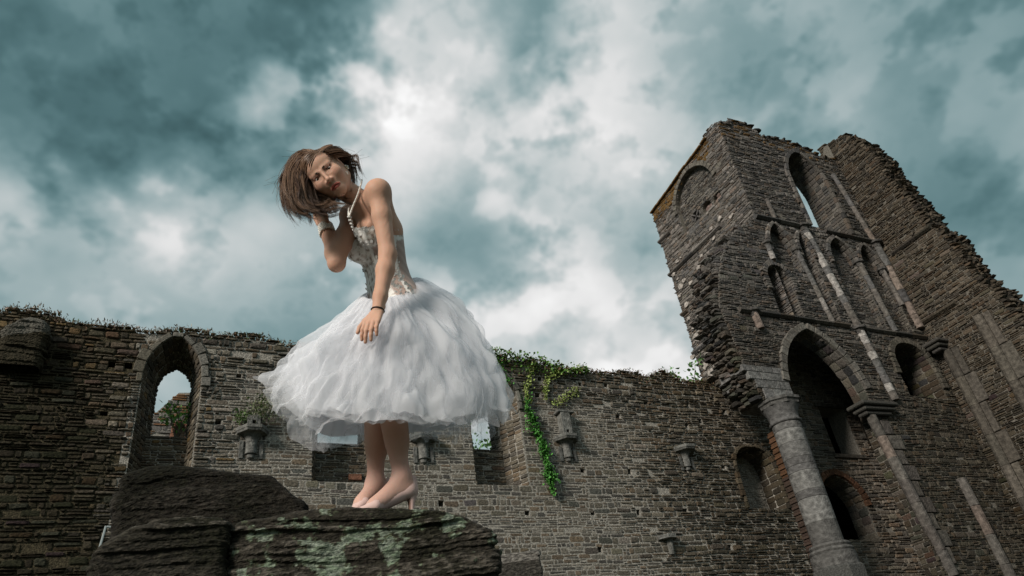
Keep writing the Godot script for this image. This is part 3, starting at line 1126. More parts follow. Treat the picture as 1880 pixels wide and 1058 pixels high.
	var left_free := func(u: float, v: float) -> bool:
		var p := Vector2(u, v)
		if not Geometry2D.is_point_in_polygon(p, lwide) or Geometry2D.is_point_in_polygon(p, tymp) or Geometry2D.is_point_in_polygon(p, slot):
			return false
		for d in discs:
			if Geometry2D.is_point_in_polygon(p, d):
				return false
		return true
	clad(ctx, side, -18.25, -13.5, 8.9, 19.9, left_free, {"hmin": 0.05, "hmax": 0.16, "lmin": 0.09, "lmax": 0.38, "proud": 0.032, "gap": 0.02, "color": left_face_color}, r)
	clad(ctx, side.translated_local(Vector3(0, 0, -0.16)), -16.85, -14.55, 16.85, 19.1, func(u, v):
		for d in discs:
			if Geometry2D.is_point_in_polygon(Vector2(u, v), d):
				return false
		return in_loop(tymp, u, v), {"hmin": 0.04, "hmax": 0.11, "lmin": 0.08, "lmax": 0.3, "proud": 0.03, "gap": 0.022, "color": func(_p, rr): return slate_tone(rr) * 1.25}, r)
	arch_trim(w, "voussoir", tymp.slice(3, tymp.size() - 3), 0.0, 0.2, 0.03, func(_p, rr): return Color(0.22, 0.20, 0.17) * rr.randf_range(0.8, 1.2), r, mats.ashlar, 0.12, side)
	# the roundels: a pierced disc, one half open, one walled up with pink stone
	for i in 3:
		var disc := MB.new()
		var tone := Color(0.17, 0.16, 0.15) if i == 0 else Color(0.34, 0.25, 0.22)
		var c2 := Vector2(rounds[i][0], rounds[i][1])
		if i == 0:
			for k in 4:
				var a := TAU * k / 4.0
				disc.box(side * Transform3D(Basis(Vector3.BACK, a + PI / 4), Vector3(c2.x, c2.y, -0.2) + Basis(Vector3.BACK, a + PI / 4) * Vector3(0.15, 0, 0)), Vector3(0.24, 0.06, 0.12), tone, 0.01)
				disc.box(side * Transform3D(Basis(Vector3.BACK, a), Vector3(c2.x, c2.y, -0.2) + Basis(Vector3.BACK, a) * Vector3(0.235, 0, 0)), Vector3(0.07, 0.2, 0.14), tone, 0.01)
		else:
			for k in 10:
				var a := TAU * r.randf()
				var d := 0.19 * sqrt(r.randf())
				var up: float = -0.07 if i == 1 else 0.0
				disc.box(side * Transform3D(Basis.from_euler(Vector3(0, 0, r.randf())), Vector3(c2.x + d * cos(a) * (0.8 if i == 1 else 1.0), c2.y + up + d * sin(a) * (0.6 if i == 1 else 1.0), -0.26 - 0.004 * k)), Vector3(0.2, 0.13, 0.1), tone * r.randf_range(0.85, 1.15), 0.02)
		part(w, "roundel", disc.mesh(), mats.ashlar)
	# pale patches of old plaster
	for q in [[-18.04, 15.74, 0.11], [-17.87, 15.03, 0.13], [-17.88, 14.21, 0.12], [-18.07, 14.75, 0.08], [-17.75, 12.77, 0.27], [-17.76, 13.22, 0.15], [-17.51, 11.84, 0.22], [-17.08, 11.83, 0.14], [-17.86, 11.58, 0.15], [-17.64, 11.21, 0.17], [-18.34, 12.22, 0.10], [-17.31, 14.84, 0.10], [-16.35, 15.44, 0.09], [-14.95, 16.12, 0.10], [-14.40, 15.81, 0.09], [-16.76, 11.70, 0.12], [-17.60, 15.16, 0.10], [-17.13, 13.86, 0.11], [-17.11, 13.02, 0.10], [-17.63, 16.09, 0.09], [-15.47, 16.06, 0.08], [-16.63, 14.39, 0.09], [-17.89, 12.32, 0.13], [-17.21, 11.40, 0.13], [-17.98, 13.66, 0.09]]:
		plaster(w, side, Vector2(q[0], q[1]), q[2], r)
	for k in 34:
		var hz := r.randf_range(-18.0, -15.0)
		plaster(w, side, Vector2(hz, r.randf_range(9.3, 16.8)), r.randf_range(0.04, 0.13), r)
	for q in [[-18.32, -15.0, 15.86], [-18.3, -16.35, 12.32], [-18.34, -17.55, 17.52], [-18.3, -17.9, 14.0]]:
		strings(w, side, q[0], q[1], q[2], 0.11, r, left_face_color)
	# the far edge of the left face, torn
	rough_edge(ctx, side, [Vector2(-18.2, 8.5), Vector2(-18.2, 19.0)], 0.9, true, left_face_color, r, 0.03)
	# coping along the top of the left face
	var u := -18.3
	while u < -14.4:
		var l := r.randf_range(0.25, 0.6)
		var slab := MB.new()
		slab.box(Transform3D(), Vector3(l - 0.01, 0.07, 0.55), Color(0.26, 0.15, 0.06) * r.randf_range(0.7, 1.15), 0.012)
		var o := part(w, "coping_slab", slab.mesh(), mats.slate, false)
		o.transform = Transform3D(Basis(), -(w.get_meta("base") as Vector3)) * side * Transform3D(Basis.from_euler(Vector3(0.1, 0, 0.125 + r.randf_range(-0.03, 0.03))), Vector3(u + l * 0.5, 19.08 + (u + 18.2) * 0.128 + r.randf_range(0.0, 0.05), -0.15))
		u += l
	# ---- return wall towards the viewer
	var rside := Transform3D(side.basis, Vector3(RX, 0, 0))
	var edge := []
	for q in [[13.3, 19.68], [12.44, 19.47], [12.04, 18.59], [11.79, 17.78], [11.75, 17.1], [11.66, 16.3], [11.44, 15.33], [11.35, 14.63], [11.3, 13.86], [11.02, 13.65], [10.92, 12.77], [10.85, 11.94], [10.71, 11.11], [10.47, 10.85], [10.39, 9.99], [10.0, 8.6], [9.7, 7.0], [9.4, 4.6], [9.2, 2.2], [9.1, 0.0]]:
		edge.append(Vector2(-q[0] * 1.034, 0.6 + (q[1] - 0.6) * 1.034))
	var rout := PackedVector2Array([Vector2(-14.4, 0), Vector2(-14.4, 19.2)])
	for p in edge:
		rout.append(Vector2(p.x, maxf(p.y, 0)))
	block_core(w, "return_wall_core", rout, 0.0, 1.0, [], mats.mortar_dark, rside)
	var rwide: PackedVector2Array = Geometry2D.offset_polygon(rout, 0.06)[0]
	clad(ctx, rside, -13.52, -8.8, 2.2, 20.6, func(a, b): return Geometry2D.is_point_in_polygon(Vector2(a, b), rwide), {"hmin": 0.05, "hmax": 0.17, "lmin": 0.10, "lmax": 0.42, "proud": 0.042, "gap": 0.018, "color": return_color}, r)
	rough_edge(ctx, rside, edge.slice(1, 19), 1.0, false, return_color, r, 0.055)
	rough_edge(ctx, rside, [Vector2(-14.3, 19.4), Vector2(-13.9, 20.5)], 1.0, false, return_color, r, 0.1)
	for q in [[-13.2, -11.5, 14.35], [-13.4, -12.0, 11.5]]:
		strings(w, rside, q[0], q[1], q[2], 0.10, r, return_color)

	# ---- the bay behind the great arch
	var win := PackedVector2Array([Vector2(19.4, 7.43), Vector2(19.4, 9.05), Vector2(20.54, 9.05), Vector2(20.54, 7.43)])
	var door := arch_pts(17.98, 19.84, 4.75, 5.75, 6.72, 8, 0.25)
	var iout := PackedVector2Array([Vector2(17.9, 0), Vector2(17.9, 13.4), Vector2(24.4, 13.4), Vector2(24.4, 0)])
	block_core(w, "inner_wall_core", iout, -15.6, 0.7, [loft(win, -15.5, win, -16.4), loft(door, -15.5, door, -16.4)], mats.mortar)
	clad(ctx, Transform3D(Basis(), Vector3(0, 0, -15.6)), 17.9, 24.3, 3.2, 13.3, func(a, b): return Geometry2D.is_point_in_polygon(Vector2(a, b), iout) and not in_loop(win, a, b) and not in_loop(door, a, b), {"hmin": 0.08, "hmax": 0.2, "lmin": 0.14, "lmax": 0.55, "proud": 0.04, "gap": 0.024, "color": inner_color}, r)
	arch_trim(w, "brick", door.slice(4, door.size() - 4), -15.6, 0.2, 0.03, func(_p, rr): return Color(0.30, 0.16, 0.10) * rr.randf_range(0.7, 1.2), r, mats.ashlar, 0.1)
	line_reveal(ctx, door, -15.6, door, -16.3, 2, inner_color, r)
	var shell := MB.new()  # added unseen boxes that keep the window and doorway dark
	for q in [[Vector3(22.1, 11.0, -14.93), Vector3(2.5, 0.2, 0.75)], [Vector3(20.98, 9.4, -14.93), Vector3(0.1, 3.4, 0.75)], [Vector3(23.2, 9.4, -14.93), Vector3(0.2, 3.4, 0.75)], [Vector3(22.1, 9.4, -15.34), Vector3(2.5, 3.4, 0.1)], [Vector3(22.1, 7.9, -14.93), Vector3(2.5, 0.2, 0.75)], [Vector3(24.5, 5.4, -16.55), Vector3(0.3, 10.9, 3.9)], [Vector3(21.2, 5.4, -18.75), Vector3(6.9, 10.9, 0.3)], [Vector3(17.75, 4.6, -17.4), Vector3(0.3, 9.3, 2.4)], [Vector3(21.1, 10.2, -17.5), Vector3(6.6, 0.25, 2.6)]]:
		shell.box(Transform3D(Basis(), q[0]), q[1], Color(0.10, 0.09, 0.075))
	part(w, "added_dark_boxes", shell.mesh(), mats.mortar_dark)
	# window head and sill slabs of the inner window
	for y in [7.36, 9.12]:
		var slab := MB.new()
		slab.box(Transform3D(Basis(), Vector3(19.97, y, -15.6)), Vector3(1.45, 0.13, 0.16), Color(0.17, 0.155, 0.13), 0.015)
		part(w, "lintel" if y > 9 else "sill", slab.mesh(), mats.ashlar)

	# ---- dressed stones round the openings
	arch_trim(w, "voussoir", big.slice(2, big.size() - 2), TZ, 0.24, 0.04, func(_p, rr): return Color(0.21, 0.195, 0.17) * rr.randf_range(0.8, 1.2), r, mats.ashlar, 0.1)
	arch_trim(w, "voussoir", window.slice(4, window.size() - 2), TZ, 0.22, 0.03, func(_p, rr): return Color(0.14, 0.125, 0.10) * rr.randf_range(0.8, 1.2), r, mats.ashlar, 0.15)
	arch_trim(w, "voussoir", lancet, TZ, 0.18, 0.03, front_color, r, mats.slate, 0.4, Transform3D(), 2)
	arch_trim(w, "voussoir", niche.slice(9, niche.size() - 9), TZ, 0.2, 0.035, front_color, r, mats.slate, 0.3)
	for b in blind:
		arch_trim(w, "voussoir", b.slice(maxi(0, int(b.size() * 0.5) - 8), int(b.size() * 0.5) + 9), TZ, 0.15, 0.045, front_color, r, mats.ashlar, 0.15)
	# ---- string courses
	strings(w, front, 17.3, 19.3, 15.05, 0.13, r, front_color)
	strings(w, front, 19.75, 23.6, 15.05, 0.13, r, front_color)
	strings(w, front, 15.0, 19.6, 10.95, 0.13, r, front_color)
	strings(w, front, 20.3, 23.3, 10.95, 0.11, r, front_color)
	# ---- engaged shafts, drum by drum
	var white := Color(0.52, 0.49, 0.46)
	var grey := Color(0.19, 0.185, 0.18)
	var dull := Color(0.22, 0.20, 0.18)
	var pink := Color(0.36, 0.29, 0.245)
	shaft(w, Vector2(19.48, 15.0), Vector2(20.02, 10.98), 0.135, [grey, white, grey, grey, white, white, grey, white, white, white, grey, dull, dull, dull], true, r)
	shaft(w, Vector2(20.02, 10.86), Vector2(20.22, 8.35), 0.135, [white, white, dull, white, grey, grey, grey, white, dull], true, r)
	shaft(w, Vector2(18.64, 13.82), Vector2(18.9, 10.95), 0.085, [grey, grey, grey, dull, white * 0.7, dull], true, r)
	shaft(w, Vector2(21.63, 13.82), Vector2(21.82, 11.0), 0.105, [dull, grey, dull, dull, grey], true, r)
	shaft(w, Vector2(17.32, 13.85), Vector2(17.33, 13.2), 0.10, [grey, white * 0.85], true, r)
	shaft(w, Vector2(15.55, 10.93), Vector2(15.62, 10.35), 0.12, [pink * 0.9], true, r)
	shaft(w, Vector2(18.2, 16.0), Vector2(18.22, 15.12), 0.08, [dull, dull], false, r)
	shaft(w, Vector2(22.75, 13.7), Vector2(22.9, 12.2), 0.09, [dull, dull, dull], true, r)
	shaft(w, Vector2(23.12, 14.95), Vector2(23.25, 11.3), 0.15, [grey, grey, pink, pink * 0.9, grey * 0.6, pink * 0.85, pink * 0.8], true, r)
	shaft(w, Vector2(22.6, 18.3), Vector2(23.1, 15.1), 0.10, [grey, dull, grey, dull, dull, pink * 0.8], false, r)
	shaft(w, Vector2(18.8, 7.75), Vector2(19.35, 3.2), 0.15, [dull * 0.7, pink * 0.7, dull, dull * 0.75, dull * 0.8, dull * 0.6, dull * 0.7], false, r)
	shaft(w, Vector2(21.55, 5.9), Vector2(21.7, 2.6), 0.16, [dull * 0.8, pink * 0.6, dull * 0.7, dull * 0.6], false, r)
	for q in [[-13.05, 10.2, 4.2, 0.16], [-11.6, 10.7, 3.6, 0.17], [-10.5, 8.0, 2.6, 0.17]]:
		var k := 6
		for i in k:
			var y1 := lerpf(q[1], q[2], float(i) / k)
			var y0 := lerpf(q[1], q[2], (i + 1.0) / k)
			var d := MB.new()
			var tone := Color(0.135, 0.12, 0.10) * r.randf_range(0.75, 1.25)
			d.lathe([Vector2(0.0, y0 + 0.005), Vector2(q[3], y0 + 0.005), Vector2(q[3], y1 - 0.005), Vector2(0.0, y1 - 0.005)], 14, 0, TAU, tone, Vector3(RX - 0.03, 0, q[0]))
			part(w, "shaft_drum", d.mesh(), mats.ashlar)
			var bl := MB.new()
			bl.box(Transform3D(Basis(), Vector3(RX - 0.02, (y0 + y1) * 0.5, q[0] + (0.36 if i % 2 else 0.30))), Vector3(0.14, y1 - y0 - 0.03, 0.36 if i % 2 else 0.22), tone * 1.05, 0.012)
			part(w, "quoin", bl.mesh(), mats.ashlar)
	# the ragged dark capitals on the respond and the return wall
	for q in [[Vector3(19.1, 7.92, TZ), 0.85], [Vector3(RX - 0.05, 10.35, -13.15), 0.6]]:
		for k in 3:
			var cap := MB.new()
			var sz: float = q[1]
			cap.box(Transform3D(Basis.from_euler(Vector3(0, 0, r.randf_range(-0.03, 0.03))), q[0] + Vector3(r.randf_range(-0.05, 0.05), k * 0.13 - 0.1, 0)), Vector3(sz * (1.3 + 0.25 * k), 0.12, 0.34 + 0.16 * k), Color(0.10, 0.095, 0.085) * r.randf_range(0.8, 1.2), 0.03)
			part(w, "capital_slab", cap.mesh(), mats.slate)
	# pilaster blocks beside the respond shaft
	for i in 9:
		var y := 7.4 - i * 0.46
		var bl := MB.new()
		var x := 19.25 + 0.12 * (7.4 - y) * 0.5
		bl.box(Transform3D(Basis(), Vector3(x + (0.12 if i % 2 else 0.02), y, TZ - 0.02)), Vector3(0.55 if i % 2 else 0.36, 0.43, 0.22), Color(0.14, 0.125, 0.11) * r.randf_range(0.7, 1.3), 0.015)
		part(w, "quoin", bl.mesh(), mats.ashlar)
	emit_stones(w, ctx, 290, mats.slate)
	column(w, r)


func plaster(w: Node3D, side: Transform3D, spot: Vector2, size: float, r: RandomNumberGenerator) -> void:
	# a skin of old plaster that still clings to the left face
	var m := MB.new()
	var n := 11
	var c := m.pt(Vector3(0, 0, 0.08), Color(0.60, 0.54, 0.49))
	var ring := []
	var skirt := []
	for i in n:
		var a := TAU * i / n
		var rad := size * r.randf_range(0.6, 1.25)
		ring.append(m.pt(Vector3(cos(a) * rad * 1.25, sin(a) * rad * 0.85, 0.072), Color(0.60, 0.54, 0.49) * r.randf_range(0.85, 1.1)))
		skirt.append(m.pt(Vector3(cos(a) * rad * 1.3, sin(a) * rad * 0.9, 0.0), Color(0.42, 0.37, 0.33)))
	for i in n:
		var k := (i + 1) % n
		m.tri(c, ring[i], ring[k])
		m.quad(skirt[i], skirt[k], ring[k], ring[i])
	var o := part(w, "plaster_patch", m.mesh(), mats.ashlar, false)
	o.transform = Transform3D(Basis(), -(w.get_meta("base") as Vector3)) * side * Transform3D(Basis(), Vector3(spot.x, spot.y, 0))


func strings(w: Node3D, plane: Transform3D, u0: float, u1: float, v: float, proud: float, r: RandomNumberGenerator, col: Callable) -> void:
	var u := u0
	while u < u1 - 0.05:
		var l := minf(r.randf_range(0.5, 1.1), u1 - u)
		if r.randf() < 0.93:
			var m := MB.new()
			var t: Color = col.call(plane * Vector3(u, v, 0), r) * 0.85
			# a chamfered drip: flat top sloping out, hollow below
			var prof := [Vector2(-0.08, -0.09), Vector2(proud * 0.35, -0.08), Vector2(proud, -0.02), Vector2(proud, 0.03), Vector2(proud * 0.8, 0.05), Vector2(-0.08, 0.09)]
			var a := []
			var b := []
			for p in prof:
				var j := r.randf_range(-0.008, 0.008)
				a.append(m.pt(plane * Vector3(u + 0.006, v + p.y + j, p.x + 0.02), t))
				b.append(m.pt(plane * Vector3(u + l - 0.006, v + p.y + j, p.x + 0.02), t))
			for i in prof.size() - 1:
				m.quad(a[i], b[i], b[i + 1], a[i + 1])
			for i in range(1, prof.size() - 1):
				m.tri(a[0], a[i + 1], a[i])
				m.tri(b[0], b[i], b[i + 1])
			part(w, "string_course", m.mesh(), mats.slate)
		u += l


func shaft(w: Node3D, top: Vector2, foot: Vector2, rad: float, tones: Array, capital: bool, r: RandomNumberGenerator) -> void:
	# a slender engaged shaft on the front wall, built of drums
	var n := tones.size()
	for i in n:
		var a := top.lerp(foot, float(i) / n)
		var b := top.lerp(foot, (i + 1.0) / n)
		var m := MB.new()
		var rr := rad * r.randf_range(0.95, 1.05)
		m.tube([Vector3(b.x, b.y + 0.006, TZ + 0.05), Vector3(b.x, b.y + 0.012, TZ + 0.05), Vector3(a.x, a.y - 0.012, TZ + 0.05), Vector3(a.x, a.y - 0.006, TZ + 0.05)], [rr * 0.94, rr, rr, rr * 0.94], 14, tones[i] * r.randf_range(0.9, 1.08))
		part(w, "shaft_drum", m.mesh(), mats.ashlar)
	if capital:
		var c := MB.new()
		c.lathe([Vector2(rad * 1.0, -0.16), Vector2(rad * 1.12, -0.15), Vector2(rad * 1.12, -0.13), Vector2(rad * 1.05, -0.12), Vector2(rad * 1.35, -0.03), Vector2(rad * 1.9, 0.0), Vector2(rad * 1.95, 0.08), Vector2(0.0, 0.085)], 8, 0, TAU, Color(0.13, 0.125, 0.115), Vector3(top.x, top.y, TZ + 0.03))
		part(w, "shaft_capital", c.mesh(), mats.ashlar)


func column(w: Node3D, r: RandomNumberGenerator) -> void:
	# the great round pier under the broken arch, with its octagonal capital and the springer above
	var at := Vector3(15.42, 0, TZ - 0.10)
	var grey := Color(0.25, 0.245, 0.235)
	var y := 4.12
	var tones := [0.62, 1.05, 0.6, 1.0, 0.72, 0.6, 0.85, 1.1, 0.8]
	var hs := [0.52, 0.62, 0.2, 0.5, 0.17, 0.2, 0.42, 0.38, 0.2]
	for i in hs.size():
		var d := MB.new()
		var q := 0.39
		var h: float = hs[i]
		d.lathe([Vector2(q - 0.012, y), Vector2(q, y + 0.014), Vector2(q, y + h - 0.014), Vector2(q - 0.012, y + h)], 40, 0, TAU, grey * tones[i] * r.randf_range(0.95, 1.05), at)
		part(w, "column_drum", d.mesh(), mats.ashlar)
		y += h
	var cap := MB.new()
	cap.lathe([Vector2(0.395, 7.33), Vector2(0.435, 7.35), Vector2(0.44, 7.40), Vector2(0.40, 7.43), Vector2(0.40, 7.5), Vector2(0.425, 7.66), Vector2(0.52, 7.82)], 40, 0, TAU, grey * 0.72, at)
	part(w, "capital_bell", cap.mesh(true), mats.ashlar)
	var ab := MB.new()
	ab.lathe([Vector2(0.396, 7.80), Vector2(0.554, 7.82), Vector2(0.568, 7.90), Vector2(0.614, 7.93), Vector2(0.614, 8.01), Vector2(0.000, 8.02)], 8, PI / 8, TAU + PI / 8, grey * 0.6, at)
	part(w, "abacus", ab.mesh(), mats.ashlar)
	var base := MB.new()
	base.lathe([Vector2(0.561, 3.55), Vector2(0.561, 3.86), Vector2(0.528, 3.88), Vector2(0.554, 3.93), Vector2(0.528, 3.98), Vector2(0.488, 4.0), Vector2(0.515, 4.05), Vector2(0.495, 4.10), Vector2(0.455, 4.115)], 40, 0, TAU, grey * 0.6, at)
	part(w, "column_base", base.mesh(), mats.ashlar)
	var pl := MB.new()
	pl.lathe([Vector2(0.647, 0.0), Vector2(0.647, 3.5), Vector2(0.581, 3.56), Vector2(0.000, 3.56)], 8, PI / 8, TAU + PI / 8, grey * 0.5, at)
	part(w, "plinth", pl.mesh(), mats.slate)
	# springer blocks
	var rows := [[8.03, 8.36, 14.86, 15.97], [8.36, 8.62, 14.68, 15.96], [8.62, 8.86, 14.50, 15.98], [8.86, 9.06, 14.36, 16.02]]
	for q in rows:
		var x: float = q[2]
		while x < q[3] - 0.05:
			var l := minf(r.randf_range(0.35, 0.55), q[3] - x)
			if q[3] - x - l < 0.15:
				l = q[3] - x
			for z in 2:
				var b := MB.new()
				b.box(Transform3D(Basis(), Vector3(x + l * 0.5, (q[0] + q[1]) * 0.5, TZ + 0.06 - 0.28 - z * 0.56)), Vector3(l - 0.008, q[1] - q[0] - 0.008, 0.55), grey * r.randf_range(0.8, 1.15), 0.012)
				part(w, "springer_stone", b.mesh(), mats.ashlar)
			x += l
	# a strip of brickwork behind the column
	for i in 52:
		for k in 2:
			var b := MB.new()
			var off := 0.035 if i % 2 else 0.0
			b.box(Transform3D(Basis(), Vector3(15.30 + k * 0.2 + off, 3.35 + i * 0.077, -14.0)), Vector3(0.19, 0.066, 0.4), (Color(0.17, 0.09, 0.05) if i > 34 else Color(0.10, 0.07, 0.055)) * r.randf_range(0.75, 1.2), 0.006)
			part(w, "brick", b.mesh(), mats.slate)
	# a broken stone, rust brown, where the nave wall meets the springer
	var lump := MB.new()
	for k in 3:
		lump.append(rock_kinds[k + 2], Transform3D(Basis.from_euler(Vector3(0.3 * k, 0.5, 0.35 - 0.3 * k)), Vector3(15.62 + 0.12 * k, 9.42 - 0.08 * k, -15.05)).scaled_local(Vector3(0.5, 0.26, 0.3)), Color(0.30, 0.17, 0.10) * (1.0 - 0.15 * k))
	part(w, "broken_stone", lump.mesh(), mats.slate)


# ------------------------------------------------------------------ what stands behind the wall, and the loose blocks in front
func build_far_things() -> void:
	var r := RandomNumberGenerator.new()
	r.seed = 40
	# the gable seen through the left window, 30 m away
	var g := ruin_thing("gable", "pale stone gable with a small round brick arch seen through the left window", "gable", Vector3(0.2, 0, -30))
	var out := PackedVector2Array([Vector2(-3.2, 0), Vector2(-3.2, 10.6), Vector2(0.28, 15.05), Vector2(0.95, 15.1), Vector2(3.6, 11.5), Vector2(3.6, 0)])
	var arch := arch_pts(0.30, 0.72, 12.6, 13.45, 13.72, 6, 0.2)
	block_core(g, "mortar_core", out, -30.0, 0.8, [loft(arch, -29.95, arch, -30.3)], mats.mortar)
	var ctx := new_stones()
	clad(ctx, Transform3D(Basis(), Vector3(0, 0, -30)), -2.2, 2.2, 10.5, 15.1, func(u, v): return in_loop(out, u, v) and not in_loop(arch, u, v), {"hmin": 0.10, "hmax": 0.22, "lmin": 0.16, "lmax": 0.6, "proud": 0.05, "gap": 0.03, "color": func(p, rr): return (Color(0.34, 0.19, 0.10) if p.y > 14.2 - absf(p.x - 0.6) * 1.27 and rr.randf() < 0.5 else Color(0.30, 0.275, 0.25)) * rr.randf_range(0.75, 1.2)}, r)
	clad(ctx, Transform3D(Basis(), Vector3(0, 0, -30.3)), 0.30, 0.72, 12.6, 13.7, func(u, v): return in_loop(arch, u, v), {"hmin": 0.08, "hmax": 0.14, "lmin": 0.12, "lmax": 0.3, "proud": 0.03, "gap": 0.02, "color": func(_p, rr): return Color(0.42, 0.30, 0.20) * rr.randf_range(0.8, 1.2)}, r)
	arch_trim(g, "brick", arch, -30.0, 0.14, 0.02, func(_p, rr): return Color(0.36, 0.17, 0.11) * rr.randf_range(0.8, 1.2), r, mats.ashlar, 0.1)
	emit_stones(g, ctx, 120, mats.slate)


func rock_mesh(size: Vector3, cells: Vector3i, round_p: float, sd: int, top: Callable, rough: float, layer: float, paint: Callable, dense := 2.2) -> ArrayMesh:
	# a weathered block of layered slate: a rounded box whose beds stand out or are washed back
	var m := MB.new()
	var n := FastNoiseLite.new()
	n.seed = sd
	n.frequency = 2.2
	n.fractal_octaves = 5
	n.fractal_gain = 0.55
	var fine := FastNoiseLite.new()
	fine.seed = sd + 1
	fine.frequency = 20.0
	fine.fractal_octaves = 4
	var h := size * 0.5
	var bed := {}
	var rr := RandomNumberGenerator.new()
	rr.seed = sd
	for i in range(-400, 400):
		bed[i] = rr.randf_range(-1.0, 1.0)
	for f in 6:
		var ax := f % 3
		var s := 1.0 if f < 3 else -1.0
		var bx := (ax + 1) % 3
		var cx := (ax + 2) % 3
		if ax == 1 and s < 0:
			continue
		var nb: int = cells[bx]
		var nc: int = cells[cx]
		var rows := []
		for i in nb + 1:
			var line := []
			for j in nc + 1:
				var p := Vector3.ZERO
				p[ax] = s
				p[bx] = (-1.0 + 2.0 * i / nb) * s
				p[cx] = -1.0 + 2.0 * j / nc
				# finer rows near the top, which is what the eye meets
				p.y = 1.0 - 2.0 * pow((1.0 - p.y) * 0.5, dense)
				# rounded box: the edges turn over within round_p metres
				p *= h
				var inner := p.clamp(-h + Vector3(round_p, 0, round_p), h - Vector3(round_p, round_p, round_p))
				var out := (p - inner).normalized() if p.distance_squared_to(inner) > 1e-9 else Vector3.UP
				var w := inner + out * round_p
				if w.y > 0:
					w.y += top.call(w.x, w.z) * clampf(w.y / h.y, 0, 1)
				# beds: slightly dipping, of uneven thickness
				var wav := w.y + 0.03 * n.get_noise_3d(w.x * 0.5, 3.0, w.z * 0.5) + w.x * 0.02
				var t := wav / layer + 1.3 * n.get_noise_3d(w.x * 0.6, wav * 1.2, w.z * 0.6)
				var k := int(floor(t))
				var fr := smoothstep(0.72, 1.0, t - k)
				var step_out: float = lerpf(bed[clampi(k, -399, 398)], bed[clampi(k + 1, -399, 398)], fr)
				var shape := n.get_noise_3d(w.x * 1.2, w.y * 2.2, w.z * 1.2)
				var grain := fine.get_noise_3d(w.x, w.y * 3.2, w.z)
				var side := 1.0 - absf(out.y) * 0.75
				var d := rough * (0.45 * shape + 1.1 * step_out * side * (0.35 + 1.1 * clampf(shape + 0.4, 0, 1)) + 0.36 * grain * (0.4 + 0.6 * side))
				w += out * d
				line.append([w, paint.call(w, shape, step_out, grain)])
			rows.append(line)
		if s > 0:
			m.grid(rows)
		else:
			m.grid(rows)
	return m.mesh()


